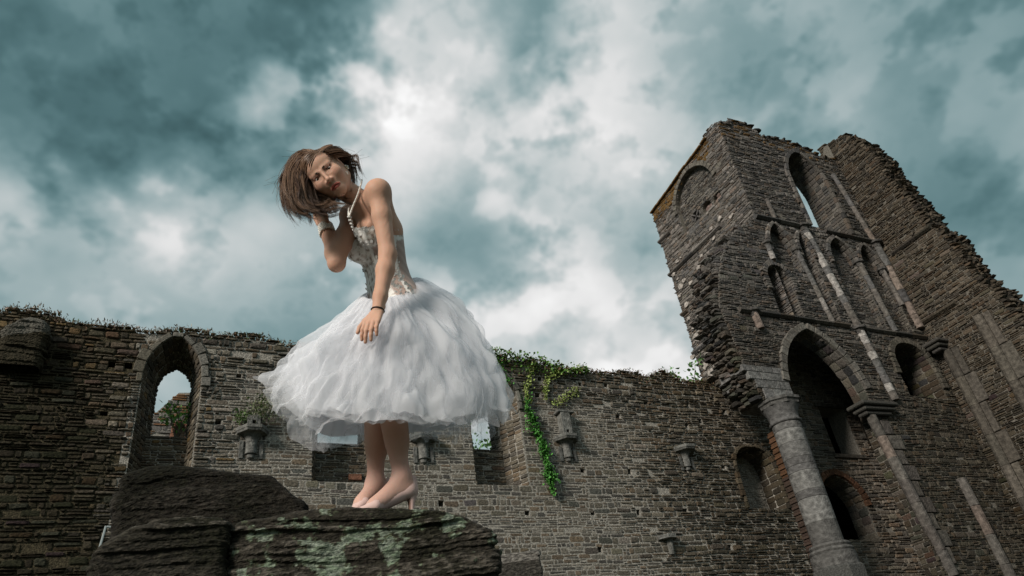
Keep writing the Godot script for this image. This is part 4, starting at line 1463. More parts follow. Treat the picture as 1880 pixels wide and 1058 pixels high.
func build_blocks() -> void:
	var lichen := FastNoiseLite.new()
	lichen.seed = 77
	lichen.frequency = 7.0
	lichen.fractal_octaves = 5
	lichen.fractal_gain = 0.62
	var moss := FastNoiseLite.new()
	moss.seed = 78
	moss.frequency = 2.0
	moss.fractal_octaves = 4
	var spots := FastNoiseLite.new()
	spots.seed = 79
	spots.noise_type = FastNoiseLite.TYPE_CELLULAR
	spots.frequency = 16.0
	spots.cellular_return_type = FastNoiseLite.RETURN_DISTANCE
	var dark := func(w: Vector3, shape: float, bed: float, grain: float) -> Color:
		var c := Color(0.045, 0.040, 0.030).lerp(Color(0.115, 0.10, 0.078), clampf(0.35 + bed * 0.35 + grain * 0.8, 0, 1))
		var g := moss.get_noise_3dv(w)
		c = c.lerp(Color(0.026, 0.027, 0.014), smoothstep(-0.15, 0.35, g) * 0.75)
		c = c.lerp(Color(0.24, 0.215, 0.18), 0.55 * smoothstep(0.25, 0.8, bed) * smoothstep(-0.1, 0.3, grain))
		if spots.get_noise_3dv(w * 0.8) < -0.93 and grain > 0.0:
			c = Color(0.34, 0.35, 0.31)
		return c
	var mossy := func(w: Vector3, shape: float, bed: float, grain: float) -> Color:
		var c: Color = dark.call(w, shape, bed, grain)
		var l := lichen.get_noise_3dv(w) + 0.10 * grain
		var where := 0.23 * exp(-pow((w.x + 0.17) / 0.24, 2.0)) + 0.10 * exp(-pow((w.x - 0.26) / 0.16, 2.0)) - 0.03
		where -= 0.12 * smoothstep(1.34, 1.42, w.y)
		if l > 0.26 - where:
			c = c.lerp(Color(0.42, 0.48, 0.385).lerp(Color(0.27, 0.35, 0.24), clampf(0.5 + 2.0 * grain, 0, 1)), 0.92)
		elif l > 0.20 - where:
			c = c.lerp(Color(0.16, 0.19, 0.11), 0.7)
		return c
	# the block she stands on, and the one that abuts it on the left
	var turn := Basis(Vector3.UP, deg_to_rad(13.0))
	var b1 := world_thing("stone_block", "big dark slate block with pale green lichen that the woman stands on", "stone block", Vector3(-0.73, 0, -2.95))
	b1.basis = turn
	b1.set_meta("base", Vector3.ZERO)
	var top1 := func(x: float, _z: float) -> float:
		return -0.16 * pow(clampf((x - 0.12) / 0.36, 0.0, 1.3), 2.2) - 0.012 * sin(x * 9.0)
	var o := part(b1, "block", rock_mesh(Vector3(0.92, 2.84, 0.86), Vector3i(230, 330, 60), 0.040, 101, top1, 0.016, 0.019, mossy), mats.boulder)
	o.position = Vector3(0.0, 0.0, 0.0)
	var b2 := world_thing("stone_block", "dark layered slate slab at the left of the lichened block, without lichen", "stone block", Vector3(-1.41, 0, -2.67))
	b2.basis = Basis(Vector3.UP, deg_to_rad(25.0))
	b2.set_meta("base", Vector3.ZERO)
	var top2 := func(x: float, _z: float) -> float:
		return -0.10 * pow(clampf((-x + 0.05) / 0.26, 0.0, 1.3), 2.0)
	part(b2, "block", rock_mesh(Vector3(0.42, 2.84, 0.8), Vector3i(120, 330, 60), 0.045, 113, top2, 0.017, 0.017, dark), mats.boulder)
	# the block behind, at the left, deep shade painted into its colour
	var b3 := world_thing("stone_block", "dark broken boulder lying behind the slab, left of the woman's legs", "stone block", Vector3(-1.59, 0, -3.47))
	b3.basis = Basis(Vector3.UP, deg_to_rad(18.0))
	b3.set_meta("base", Vector3.ZERO)
	var top3 := func(x: float, _z: float) -> float:
		return -0.07 * smoothstep(-0.25, 0.25, x) - 0.13 * smoothstep(0.22, 0.40, x) - 0.03 * smoothstep(-0.26, -0.42, x)
	part(b3, "block", rock_mesh(Vector3(0.84, 3.92, 0.6), Vector3i(110, 330, 50), 0.05, 127, top3, 0.020, 0.045, func(w: Vector3, sh: float, b: float, g: float) -> Color: return (dark.call(w, sh, b, g) as Color) * 0.62), mats.boulder)
	# a low block far behind on the right
	var b4 := world_thing("stone_block", "small squared grey block with pale top edge right of the lichened block", "stone block", Vector3(-0.28, 0, -5.2))
	b4.basis = Basis(Vector3.UP, deg_to_rad(8.0))
	b4.set_meta("base", Vector3.ZERO)
	part(b4, "block", rock_mesh(Vector3(0.34, 3.52, 0.4), Vector3i(40, 160, 30), 0.02, 131, func(_x, _z): return 0.0, 0.008, 0.05, func(w: Vector3, _s: float, _b: float, g: float) -> Color: return (Color(0.30, 0.28, 0.25) if w.y > 1.70 else Color(0.10, 0.092, 0.078)) * (1.0 + g)), mats.boulder)
	# a pale metal frame leaning behind the slab
	var fr := world_thing("metal_frame", "small pale metal frame corner behind the left end of the slab", "frame", Vector3(-4.80, 0, -7.60))
	fr.basis = Basis(Vector3.UP, deg_to_rad(35.0))
	fr.set_meta("base", Vector3.ZERO)
	var f := MB.new()
	for k in [[Vector3(-0.07, 2.045, 0), Vector3(0.022, 2.5, 0.02)], [Vector3(0.07, 2.05, 0), Vector3(0.022, 2.5, 0.02)], [Vector3(0.122, 3.275, 0), Vector3(0.118, 0.022, 0.0195)]]:
		f.box(Transform3D(Basis(Vector3.BACK, -0.10), k[0]), k[1], Color(0.30, 0.34, 0.34), 0.005)
	part(fr, "frame", f.mesh(), mats.bark)


# ------------------------------------------------------------------ plants
func leaf_shape(long: float, wide: float, fold: float, col: Color) -> MB:
	# a small pointed leaf, folded along its rib
	var m := MB.new()
	var a := m.pt(Vector3.ZERO, col)
	var b := m.pt(Vector3(wide * 0.5, fold, long * 0.35), col)
	var c := m.pt(Vector3(wide * 0.38, fold * 0.6, long * 0.7), col)
	var d := m.pt(Vector3(0, 0, long), col)
	var e := m.pt(Vector3(-wide * 0.38, fold * 0.6, long * 0.7), col)
	var f := m.pt(Vector3(-wide * 0.5, fold, long * 0.35), col)
	m.tri(a, b, c)
	m.tri(a, c, d)
	m.tri(a, d, e)
	m.tri(a, e, f)
	return m


func rand_dir(r: RandomNumberGenerator) -> Vector3:
	return Vector3(r.randfn(), r.randfn(), r.randfn()).normalized()


func leaf_at(m: MB, p: Vector3, out: Vector3, size: float, col: Color, r: RandomNumberGenerator) -> void:
	size *= r.randf_range(0.6, 1.3)
	var l := leaf_shape(size * r.randf_range(0.8, 1.25), size * r.randf_range(0.7, 0.95), size * 0.12, col)
	var z := (out + rand_dir(r) * 0.55 + Vector3(0, -0.35, 0)).normalized()
	var x := z.cross(rand_dir(r)).normalized()
	m.append_own(l, Transform3D(Basis(x, z.cross(x), z), p))


func build_plants() -> void:
	var r := RandomNumberGenerator.new()
	r.seed = 50
	build_ivy(r)
	build_wall_growth(r)
	# a small shrub growing in the left window, another above the first corbel, trees behind the wall
	shrub("window_shrub", "bright green shrub growing on the sill of the left pointed window", "shrub", Vector3(0.22, 7.22, WZ - 0.75), Vector3(0.15, 1.0, 0.15), 0.75, 0.20, 210, 0.075, Color(0.11, 0.26, 0.05), r)
	shrub("corbel_weed", "scrubby grey-green weed growing round the corbel left of the skirt", "shrub", Vector3(1.75, 7.22, WZ + 0.12), Vector3(0.1, 1.0, 0.2), 0.55, 0.36, 620, 0.045, Color(0.085, 0.11, 0.045), r)
	shrub("corbel_weed", "low green tuft on the left end of the corbel slab left of the skirt", "shrub", Vector3(1.42, 7.22, WZ + 0.14), Vector3(-0.2, 1.0, 0.2), 0.28, 0.14, 170, 0.045, Color(0.07, 0.13, 0.03), r)
	shrub("tree", "young green tree top behind the window right of the skirt", "tree", Vector3(10.3, 7.3, -22.5), Vector3(0.0, 1, 0), 3.2, 0.75, 1100, 0.13, Color(0.11, 0.22, 0.08), r)
	shrub("tree", "small leafy tree top behind the wall beside the tower", "tree", Vector3(18.05, 9.6, -19.4), Vector3(-0.08, 1, 0), 2.9, 0.42, 800, 0.15, Color(0.09, 0.21, 0.05), r)


func shrub(called: String, label: String, category: String, at: Vector3, up: Vector3, height: float, spread: float, leaves: int, size: float, col: Color, r: RandomNumberGenerator) -> void:
	var t := ruin_thing(called, label, category, Vector3(at.x, 0, at.z) if category == "tree" else at)
	var wood := MB.new()
	if category == "tree":
		wood.tube([Vector3(at.x + 0.2, 0, at.z), Vector3(at.x + 0.12, at.y * 0.5, at.z), at + Vector3(0, 0.1, 0)], [0.22, 0.16, 0.09], 9, Color(0.10, 0.085, 0.06), false)
	var leaf := MB.new()
	var tips := []
	for k in 9:
		var path := [at]
		var d := (up.normalized() + rand_dir(r) * 0.45 * Vector3(1, 0.3, 1)).normalized()
		var p := at
		var radii := [height * 0.018]
		for i in 5:
			d = (d + rand_dir(r) * 0.22).normalized()
			p += d * height * 0.2 * r.randf_range(0.8, 1.1)
			path.append(p)
			radii.append(height * 0.018 * (1.0 - 0.18 * (i + 1)) + 0.001)
			if i > 1:
				tips.append([p, (p - at)])
		wood.tube(path, radii, 5, Color(0.10, 0.085, 0.06), false)
	for k in leaves:
		var q: Array = tips[r.randi() % tips.size()]
		var off := rand_dir(r) * spread * pow(r.randf(), 0.7)
		off.y *= 0.8
		var shade := r.randf_range(0.7, 1.4)
		leaf_at(leaf, q[0] + off, off.normalized() + Vector3(0, 0.2, 0.3), size, Color(col.r * shade, col.g * shade, col.b * shade * r.randf_range(0.8, 1.2)), r)
	part(t, "stems", wood.mesh(), mats.bark)
	part(t, "foliage", leaf.mesh(), mats.leaf).set_meta("kind", "stuff")


func build_ivy(r: RandomNumberGenerator) -> void:
	var t := ruin_thing("ivy", "green ivy hanging from the wall top down beside the right window", "ivy", Vector3(8.6, 9.4, WZ))
	var leaf := MB.new()
	var vine := MB.new()
	# a mass along the wall's top, over the arch of the window
	for k in 1400:
		var x := 7.2 + 3.2 * pow(r.randf(), 1.35)
		var full := smoothstep(10.4, 8.2, x)
		var y := wall_top(x) + r.randf_range(-0.12, 0.08) - pow(r.randf(), 2.6) * (0.13 + 0.40 * full) + 0.16 * full * r.randf()
		var c := Color(0.11, 0.22, 0.05) * r.randf_range(0.6, 1.4)
		if r.randf() < 0.25:
			c = Color(0.12, 0.075, 0.04)
		leaf_at(leaf, Vector3(x, y, WZ + r.randf_range(0.02, 0.2) - (0.2 if r.randf() < 0.3 else 0.0)), Vector3(0, 0.3, 1), 0.075, c, r)
	# strands: from, to, how wide, how many leaves, how large
	var strands := [
		[[Vector2(7.65, 9.45), Vector2(7.72, 9.2), Vector2(7.9, 8.75)], 0.10, 190, 0.06, 0],
		[[Vector2(8.75, 9.5), Vector2(8.6, 9.2), Vector2(8.5, 8.9), Vector2(8.35, 8.6), Vector2(8.4, 8.3)], 0.10, 300, 0.055, 1],
		[[Vector2(8.4, 8.5), Vector2(8.3, 8.1), Vector2(8.42, 7.85)], 0.09, 240, 0.065, 0],
		[[Vector2(8.42, 7.95), Vector2(8.45, 7.5), Vector2(8.62, 7.1), Vector2(8.62, 6.7), Vector2(8.68, 6.3), Vector2(8.66, 6.0)], 0.15, 1500, 0.07, 0],
		[[Vector2(9.6, 9.5), Vector2(9.3, 9.2), Vector2(9.05, 8.95), Vector2(8.95, 8.7), Vector2(8.9, 8.45)], 0.08, 330, 0.05, 1],
		[[Vector2(10.0, 8.75), Vector2(9.7, 8.65), Vector2(9.4, 8.4), Vector2(9.1, 8.3)], 0.07, 230, 0.05, 1],
		[[Vector2(9.3, 9.1), Vector2(9.5, 9.3), Vector2(10.0, 9.4), Vector2(10.4, 9.5)], 0.07, 200, 0.05, 1],
	]
	for s in strands:
		var pts: Array = s[0]
		var path := []
		var radii := []
		for p in pts:
			path.append(Vector3(p.x, p.y, WZ + 0.05))
			radii.append(0.008)
		vine.tube(path, radii, 5, Color(0.11, 0.085, 0.055), false)
		for k in s[2]:
			var f := r.randf() * (pts.size() - 1)
			var i := mini(int(f), pts.size() - 2)
			var c: Vector2 = pts[i].lerp(pts[i + 1], f - i)
			var w: float = s[1] * (0.7 + 0.5 * sin(f * 4.0 + s[2]))
			var col := Color(0.075, 0.24, 0.045) if s[4] == 0 else Color(0.24, 0.31, 0.09)
			leaf_at(leaf, Vector3(c.x + r.randfn() * w * 0.6, c.y + r.randfn() * 0.07, WZ + 0.05 + absf(r.randfn()) * 0.06), Vector3(0, 0, 1), s[3], col * r.randf_range(0.6, 1.5), r)
	part(t, "vine", vine.mesh(), mats.bark)
	part(t, "leaves", leaf.mesh(), mats.leaf).set_meta("kind", "stuff")


func build_wall_growth(r: RandomNumberGenerator) -> void:
	# dry moss, grass and stonecrop along the wall's top
	var m := MB.new()
	for k in 10000:
		var x := r.randf_range(-4.6, 17.2)
		var thick := 0.06 + 0.05 * sin(x * 2.1) + (0.06 if x > 10.5 else 0.0)
		var p := Vector3(x, wall_top(x) + 0.02 + r.randf_range(-0.10, 0.02) - pow(r.randf(), 3.0) * maxf(thick, 0.02) * 2.5, WZ + r.randf_range(-0.25, 0.10))
		var c := Color(0.13, 0.075, 0.045) if r.randf() < 0.65 else Color(0.09, 0.08, 0.04)
		if r.randf() < 0.05:
			c = Color(0.40, 0.36, 0.30)
		if r.randf() < 0.07:
			c = Color(0.07, 0.11, 0.03)
		c *= r.randf_range(0.6, 1.3)
		var d := (Vector3(0, 0.7, 0.35) + rand_dir(r) * 0.8).normalized()
		var s := d.cross(rand_dir(r)).normalized() * r.randf_range(0.006, 0.018)
		var l := r.randf_range(0.03, 0.085)
		var a := m.pt(p - s, c)
		m.pt(p + s, c)
		m.pt(p + d * l * 0.6 + s * 0.8, c)
		m.pt(p + d * l, c)
		m.tri(a, a + 1, a + 2)
		m.tri(a, a + 2, a + 3)
	# a few taller stalks
	for k in 70:
		var x := r.randf_range(-4.2, 14.5)
		var p := Vector3(x, wall_top(x) - 0.02, WZ + r.randf_range(-0.2, 0.05))
		var h := r.randf_range(0.08, 0.2)
		var tip := p + Vector3(r.randf_range(-0.04, 0.04), h, 0)
		m.tube([p, p.lerp(tip, 0.5), tip], [0.004, 0.003, 0.002], 3, Color(0.10, 0.075, 0.05), false)
		for q in 5:
			var c := p.lerp(tip, r.randf_range(0.5, 1.0))
			leaf_at(m, c, rand_dir(r), 0.028, Color(0.11, 0.08, 0.05), r)
	var o := MeshInstance3D.new()
	o.name = "wall_top_growth"
	o.mesh = m.mesh()
	o.material_override = mats.leaf
	o.transform = ruin
	tag(o, "brown dry moss and stonecrop along the top of the nave wall", "moss", "", "stuff")
	add_child(o)


# ------------------------------------------------------------------ bodies: a distance field meshed with surface nets
class Field:
	var o := Vector3.ZERO
	var c := 0.01
	var nx := 0
	var ny := 0
	var nz := 0
	var d := PackedFloat32Array()

	func _init(lo: Vector3, hi: Vector3, cell: float) -> void:
		o = lo
		c = cell
		nx = int(ceil((hi.x - lo.x) / cell)) + 1
		ny = int(ceil((hi.y - lo.y) / cell)) + 1
		nz = int(ceil((hi.z - lo.z) / cell)) + 1
		d.resize(nx * ny * nz)
		d.fill(0.3)

	func _span(lo: Vector3, hi: Vector3) -> PackedInt32Array:
		return PackedInt32Array([
			clampi(int(floor((lo.x - o.x) / c)), 0, nx - 1), clampi(int(ceil((hi.x - o.x) / c)), 0, nx - 1),
			clampi(int(floor((lo.y - o.y) / c)), 0, ny - 1), clampi(int(ceil((hi.y - o.y) / c)), 0, ny - 1),
			clampi(int(floor((lo.z - o.z) / c)), 0, nz - 1), clampi(int(ceil((hi.z - o.z) / c)), 0, nz - 1)])

	func bone(a: Vector3, b: Vector3, ra: float, rb: float, k: float, flat := Vector3.ZERO, by := 1.0) -> void:
		# a tapered capsule; flat/by squeezes it along one direction
		var m := maxf(ra, rb) + k + c * 3.0
		var s := _span(a.min(b) - Vector3(m, m, m), a.max(b) + Vector3(m, m, m))
		var ab := b - a
		var squeezed := by != 1.0
		if squeezed:
			ab += flat * (ab.dot(flat) * (by - 1.0))
		var inv := 1.0 / maxf(ab.length_squared(), 1e-9)
		var dr := rb - ra
		for z in range(s[4], s[5] + 1):
			for y in range(s[2], s[3] + 1):
				var i := (z * ny + y) * nx + s[0]
				var p := o + Vector3(s[0] * c, y * c, z * c) - a
				for x in range(s[0], s[1] + 1):
					var q := p
					if squeezed:
						q += flat * (p.dot(flat) * (by - 1.0))
					var t := clampf(q.dot(ab) * inv, 0.0, 1.0)
					var e := (q - ab * t).length() - ra - dr * t
					var f := d[i]
					var h := k - absf(f - e)
					d[i] = minf(f, e) - (h * h / (4.0 * k) if h > 0.0 else 0.0)
					i += 1
					p.x += c

	func blob(at: Vector3, axes: Basis, r: Vector3, k: float, cut := false) -> void:
		# an ellipsoid, added or scooped out
		var m := maxf(r.x, maxf(r.y, r.z)) + k + c * 2.0
		var s := _span(at - Vector3(m, m, m), at + Vector3(m, m, m))
		var small := minf(r.x, minf(r.y, r.z))
		var ax := axes.x / r.x
		var ay := axes.y / r.y
		var az := axes.z / r.z
		for z in range(s[4], s[5] + 1):
			for y in range(s[2], s[3] + 1):
				var i := (z * ny + y) * nx + s[0]
				var p := o + Vector3(s[0] * c, y * c, z * c) - at
				for x in range(s[0], s[1] + 1):
					var u := Vector3(p.dot(ax), p.dot(ay), p.dot(az))
					var l := u.length()
					var g := Vector3(u.x / r.x, u.y / r.y, u.z / r.z).length()
					var e := l * (l - 1.0) / maxf(g, 1e-6) if l > 0.05 else -small
					var f := d[i]
					if cut:
						e = -e
						var h := k - absf(f - e)
						d[i] = maxf(f, e) + (h * h / (4.0 * k) if h > 0.0 else 0.0)
					else:
						var h := k - absf(f - e)
						d[i] = minf(f, e) - (h * h / (4.0 * k) if h > 0.0 else 0.0)
					i += 1
					p.x += c

	func skin(m: MB, paint: Callable, keep = null) -> void:
		var at := PackedInt32Array()
		at.resize(nx * ny * nz)
		at.fill(-1)
		var sx := 1
		var sy := nx
		var sz := nx * ny
		var corner := PackedInt32Array([0, sx, sy, sx + sy, sz, sx + sz, sy + sz, sx + sy + sz])
		var far := c * 2.0
		var some: bool = keep != null
		for z in nz - 1:
			for y in ny - 1:
				var i := (z * ny + y) * nx - 1
				for x in nx - 1:
					i += 1
					if absf(d[i]) > far:
						continue
					var neg := 0
					for k in 8:
						if d[i + corner[k]] < 0.0:
							neg += 1
					if neg == 0 or neg == 8:
						continue
					var sum := Vector3.ZERO
					var n := 0
					for k in 8:
						for ax in 3:
							if (k >> ax) & 1:
								continue
							var e := k | (1 << ax)
							var da := d[i + corner[k]]
							var db := d[i + corner[e]]
							if (da < 0.0) != (db < 0.0):
								var t := da / (da - db)
								var p := Vector3(k & 1, (k >> 1) & 1, (k >> 2) & 1)
								p[ax] += t
								sum += p
								n += 1
					var w := o + (Vector3(x, y, z) + sum / n) * c
					at[i] = m.pt(w, paint.call(w))
		for z in range(1, nz - 1):
			for y in range(1, ny - 1):
				var i := (z * ny + y) * nx
				for x in range(1, nx - 1):
					i += 1
					var a := d[i]
					if absf(a) > far:
						continue
					for ax in 3:
						var step := sx if ax == 0 else sy if ax == 1 else sz
						var b := d[i + step]
						if (a < 0.0) == (b < 0.0):
							continue
						var u := sy if ax == 0 else sz if ax == 1 else sx
						var v := sz if ax == 0 else sx if ax == 1 else sy
						var p := at[i - u - v]
						var q := at[i - v]
						var r := at[i]
						var s := at[i - u]
						if p < 0 or q < 0 or r < 0 or s < 0:
							continue
						if some and not (keep.call(m.v[p]) and keep.call(m.v[q]) and keep.call(m.v[r]) and keep.call(m.v[s])):
							continue
						if a < 0.0:
							m.quad(p, q, r, s)
						else:
							m.quad(p, s, r, q)


# ------------------------------------------------------------------ the woman
const J := {
	"toe_l": Vector3(-0.658, 1.416, -2.582),
	"ball_l": Vector3(-0.616, 1.422, -2.603),
	"heel_l": Vector3(-0.500, 1.496, -2.674),
	"heeltip_l": Vector3(-0.498, 1.417, -2.664),
	"ankle_l": Vector3(-0.522, 1.547, -2.659),
	"knee_l": Vector3(-0.540, 1.848, -2.564),
	"ankle_r": Vector3(-0.640, 1.566, -2.726),
	"ball_r": Vector3(-0.680, 1.462, -2.670),
	"toe_r": Vector3(-0.697, 1.440, -2.639),
	"heel_r": Vector3(-0.621, 1.536, -2.751),
	"knee_r": Vector3(-0.612, 1.891, -2.671),
	"hip_l": Vector3(-0.475, 2.223, -2.627),
	"hip_r": Vector3(-0.573, 2.318, -2.761),
	"pelvis": Vector3(-0.524, 2.305, -2.705),
	"waist": Vector3(-0.540, 2.430, -2.656),
	"chest": Vector3(-0.552, 2.613, -2.551),
	"neck": Vector3(-0.588, 2.746, -2.420),
	"sh_l": Vector3(-0.501, 2.685, -2.316),
	"sh_r": Vector3(-0.674, 2.760, -2.532),
	"el_l": Vector3(-0.482, 2.387, -2.372),
	"wr_l": Vector3(-0.527, 2.110, -2.352),
	"hand_l": Vector3(-0.557, 2.005, -2.304),
	"el_r": Vector3(-0.722, 2.454, -2.467),
	"wr_r": Vector3(-0.779, 2.675, -2.501),
	"hand_r": Vector3(-0.795, 2.745, -2.460),
}
const HEAD_AT := Vector3(-0.724, 2.82, -2.314)
const HEAD := Basis(Vector3(0.8116, 0.5019, 0.299), Vector3(-0.5783, 0.6176, 0.533), Vector3(0.0828, -0.6056, 0.7915))
const HEAD_SIZE := 1.06
const FACING := Vector3(-0.8, 0, 0.6)
const HER_LEFT := Vector3(0.6, 0, 0.8)


func head_pt(p: Vector3) -> Vector3:
	return HEAD_AT + HEAD * (p * HEAD_SIZE)


func skin_tone(p: Vector3) -> Color:
	var n := 0.5 + 0.5 * sin(p.x * 31.0) * sin(p.y * 23.0 + 1.0) * sin(p.z * 29.0)
	var c := Color(0.53, 0.315, 0.225).lerp(Color(0.48, 0.275, 0.19), n)
	if p.y < 1.68:                       # feet and ankles are paler and pinker
		c = c.lerp(Color(0.54, 0.33, 0.265), smoothstep(1.72, 1.55, p.y))
	return c


func build_person() -> void:
	var w := world_thing("person", "woman in a white tulle dress and pearls, one hand in her windblown hair", "person", Vector3(-0.58, 1.415, -2.66))
	var skin := MB.new()
	body_skin(skin)
	hand_skin(skin)
	head_skin(skin)
	part(w, "body", skin.mesh(true), mats.skin)
	face_parts(w)
	hair(w)
	bodice(w)
	skirt(w)
	jewels(w)
	shoes(w)


func torso_bones(f: Field, grow: float) -> void:
	var chest: Vector3 = J.chest
	var waist: Vector3 = J.waist
	var pelvis: Vector3 = J.pelvis
	var neck: Vector3 = J.neck
	var lean := (neck - waist).normalized()
	var fore := (FACING - lean * FACING.dot(lean)).normalized()
	var k := 0.035
	for s in [-1.0, 1.0]:
		f.bone(chest + HER_LEFT * 0.050 * s, waist + HER_LEFT * 0.038 * s, 0.083 + grow, 0.070 + grow, k, fore, 1.12)
		f.bone(waist + HER_LEFT * 0.038 * s, pelvis + HER_LEFT * 0.07 * s, 0.070 + grow, 0.10 + grow, k)
		f.blob(chest + HER_LEFT * 0.066 * s + fore * 0.075 + lean * 0.012, Basis(HER_LEFT, lean, fore), Vector3(0.060, 0.062, 0.056) + Vector3.ONE * grow, 0.03)
	f.bone(chest + lean * 0.03 - fore * 0.012, neck - lean * 0.05 - fore * 0.01, 0.078 + grow, 0.050 + grow, 0.04)
	if grow > 0.0:
		return
	var sl: Vector3 = J.sh_l
	var sr: Vector3 = J.sh_r
	f.bone(neck - lean * 0.045, sl, 0.046, 0.047, 0.04)
	f.bone(neck - lean * 0.045, sr, 0.046, 0.047, 0.04)
	f.bone(neck - lean * 0.02 - fore * 0.012, sl - lean * 0.0, 0.036, 0.034, 0.03)
	# from shoulder to ribs, so that the arm grows out of the chest
	f.bone(sl, chest + HER_LEFT * 0.075, 0.044, 0.06, 0.04)
	f.bone(sr, chest - HER_LEFT * 0.075, 0.044, 0.06, 0.04)
	# collar bones
	f.bone(neck - lean * 0.03 + fore * 0.042 + HER_LEFT * 0.012, sl + fore * 0.025, 0.009, 0.010, 0.02)
	f.bone(neck - lean * 0.03 + fore * 0.042 - HER_LEFT * 0.012, sr + fore * 0.025, 0.009, 0.010, 0.02)


func body_skin(m: MB) -> void:
	var f := Field.new(Vector3(-0.86, 1.39, -2.98), Vector3(-0.30, 2.86, -2.15), 0.0095)
	torso_bones(f, 0.0)
	var lean: Vector3 = ((J.neck as Vector3) - (J.waist as Vector3)).normalized()
	# neck up into the head
	f.bone(J.neck - lean * 0.02, head_pt(Vector3(0.0, -0.045, -0.02)), 0.047, 0.047, 0.03)
	# left arm, straight down to the skirt
	limb(f, J.sh_l, J.el_l, J.wr_l, 0.0425, 0.0365, 0.0355, 0.0235)
	# right arm, folded up to the hair
	limb(f, J.sh_r, J.el_r, J.wr_r, 0.0425, 0.0365, 0.0355, 0.0235)
	for s in ["l", "r"]:
		var hip: Vector3 = J["hip_" + s]
		var knee: Vector3 = J["knee_" + s]
		var ankle: Vector3 = J["ankle_" + s]
		f.bone(hip, knee, 0.085, 0.052, 0.03)
		var back := Vector3(0.75, 0, -0.5).normalized()
		f.bone(knee, ankle, 0.050, 0.0305, 0.02)
		f.bone(knee.lerp(ankle, 0.12) + back * 0.012, knee.lerp(ankle, 0.55) + back * 0.008, 0.048, 0.037, 0.04)
		# ankle bones, heel and foot
		var heel: Vector3 = J["heel_" + s]
		var ball: Vector3 = J["ball_" + s]
		var toe: Vector3 = J["toe_" + s]
		var across := (ball - heel).cross(Vector3.UP).normalized()
		for q in [-1.0, 1.0]:
			f.bone(ankle + across * 0.024 * q, ankle + across * 0.022 * q + Vector3(0, 0.012, 0), 0.0125, 0.012, 0.02)
		f.bone(ankle, heel + Vector3(0, 0.012, 0), 0.031, 0.026, 0.02)
		f.bone(ankle + Vector3(0, -0.005, 0), ball + Vector3(0, 0.018, 0), 0.032, 0.024, 0.03)
		f.bone(heel + Vector3(0, 0.010, 0), ball + Vector3(0, 0.016, 0), 0.024, 0.024, 0.03)
		for q in [-1.0, 1.0]:
			f.bone(ball + across * 0.018 * q + Vector3(0, 0.012, 0), toe + across * 0.008 * q + Vector3(0, 0.008, 0), 0.017, 0.010, 0.015)
	f.skin(m, skin_tone)


func limb(f: Field, a: Vector3, b: Vector3, c: Vector3, ra: float, rb: float, rm: float, rc: float) -> void:
	f.bone(a, a.lerp(b, 0.4), ra, rb + 0.003, 0.02)
	f.bone(a.lerp(b, 0.4), b, rb + 0.003, rb - 0.003, 0.02)
	f.bone(b, b.lerp(c, 0.28), rb - 0.001, rm, 0.02)
	f.bone(b.lerp(c, 0.28), b.lerp(c, 0.75), rm, rc + 0.003, 0.02)
	f.bone(b.lerp(c, 0.75), c, rc + 0.003, rc, 0.02)


func hand_skin(m: MB) -> void:
	# left hand: pressed on the skirt, fingers down and to her right, gathering the tulle
	var wr: Vector3 = J.wr_l
	var d := ((J.hand_l as Vector3) - wr).normalized()
	var back := Vector3(-0.10, 0.30, 0.95)
	back = (back - d * back.dot(d)).normalized()
	one_hand(m, wr, d, back, 1.0, [0.55, 0.5, 0.5, 0.55], 0.45)
	# right hand: up in the hair behind the cheek
	wr = J.wr_r
	d = ((J.hand_r as Vector3) - wr).normalized()
	back = Vector3(-0.55, -0.1, 0.83)
	back = (back - d * back.dot(d)).normalized()
	one_hand(m, wr, d, back, -1.0, [0.35, 0.3, 0.35, 0.45], 0.3)


func one_hand(m: MB, wr: Vector3, d: Vector3, back: Vector3, side: float, curl: Array, thumb: float) -> void:
	# d: from wrist to knuckles; back: out of the back of the hand; side: which way the thumb lies
	var across := d.cross(back).normalized() * side      # towards the thumb
	var f := Field.new(wr - Vector3(0.2, 0.2, 0.2), wr + Vector3(0.2, 0.2, 0.2), 0.0034)
	var k := 0.008
	f.bone(wr - d * 0.03, wr + d * 0.012, 0.0225, 0.021, k, back, 1.25)
	for i in 4:
		var off: float = [0.026, 0.009, -0.009, -0.025][i]
		f.bone(wr + d * 0.008 + across * off * 0.5, wr + d * (0.078 - 0.006 * absf(i - 1.2)) + across * off, 0.014, 0.0105, k, back, 1.15)
	for i in 4:
		var off: float = [0.026, 0.009, -0.009, -0.025][i]
		var long: float = [0.072, 0.080, 0.074, 0.058][i]
		var p := wr + d * (0.078 - 0.006 * absf(i - 1.2)) + across * off
		var dir := (d + across * off * 2.2).normalized()
		var rad := 0.0090 if i < 3 else 0.0078
		for s in 3:
			dir = (dir - back * float(curl[i]) * [0.5, 0.9, 0.6][s]).normalized()
			var q: Vector3 = p + dir * long * [0.46, 0.30, 0.24][s]
			f.bone(p, q, rad, rad * 0.91, 0.004)
			p = q
			rad *= 0.91
	# thumb, from the side of the palm
	var p := wr + d * 0.022 + across * 0.018 - back * 0.006
	var dir := (d * 0.65 + across * 0.75 - back * thumb * 0.5).normalized()
	f.bone(wr + d * 0.01 + across * 0.006, p + dir * 0.02, 0.014, 0.0125, k)
	for s in 3:
		var q: Vector3 = p + dir * [0.034, 0.030, 0.024][s]
		f.bone(p, q, [0.0125, 0.0105, 0.0095][s], [0.0108, 0.0098, 0.0078][s], 0.005)
		p = q
		dir = (dir + d * 0.35 - across * 0.25 - back * 0.1).normalized()
	f.skin(m, skin_tone)


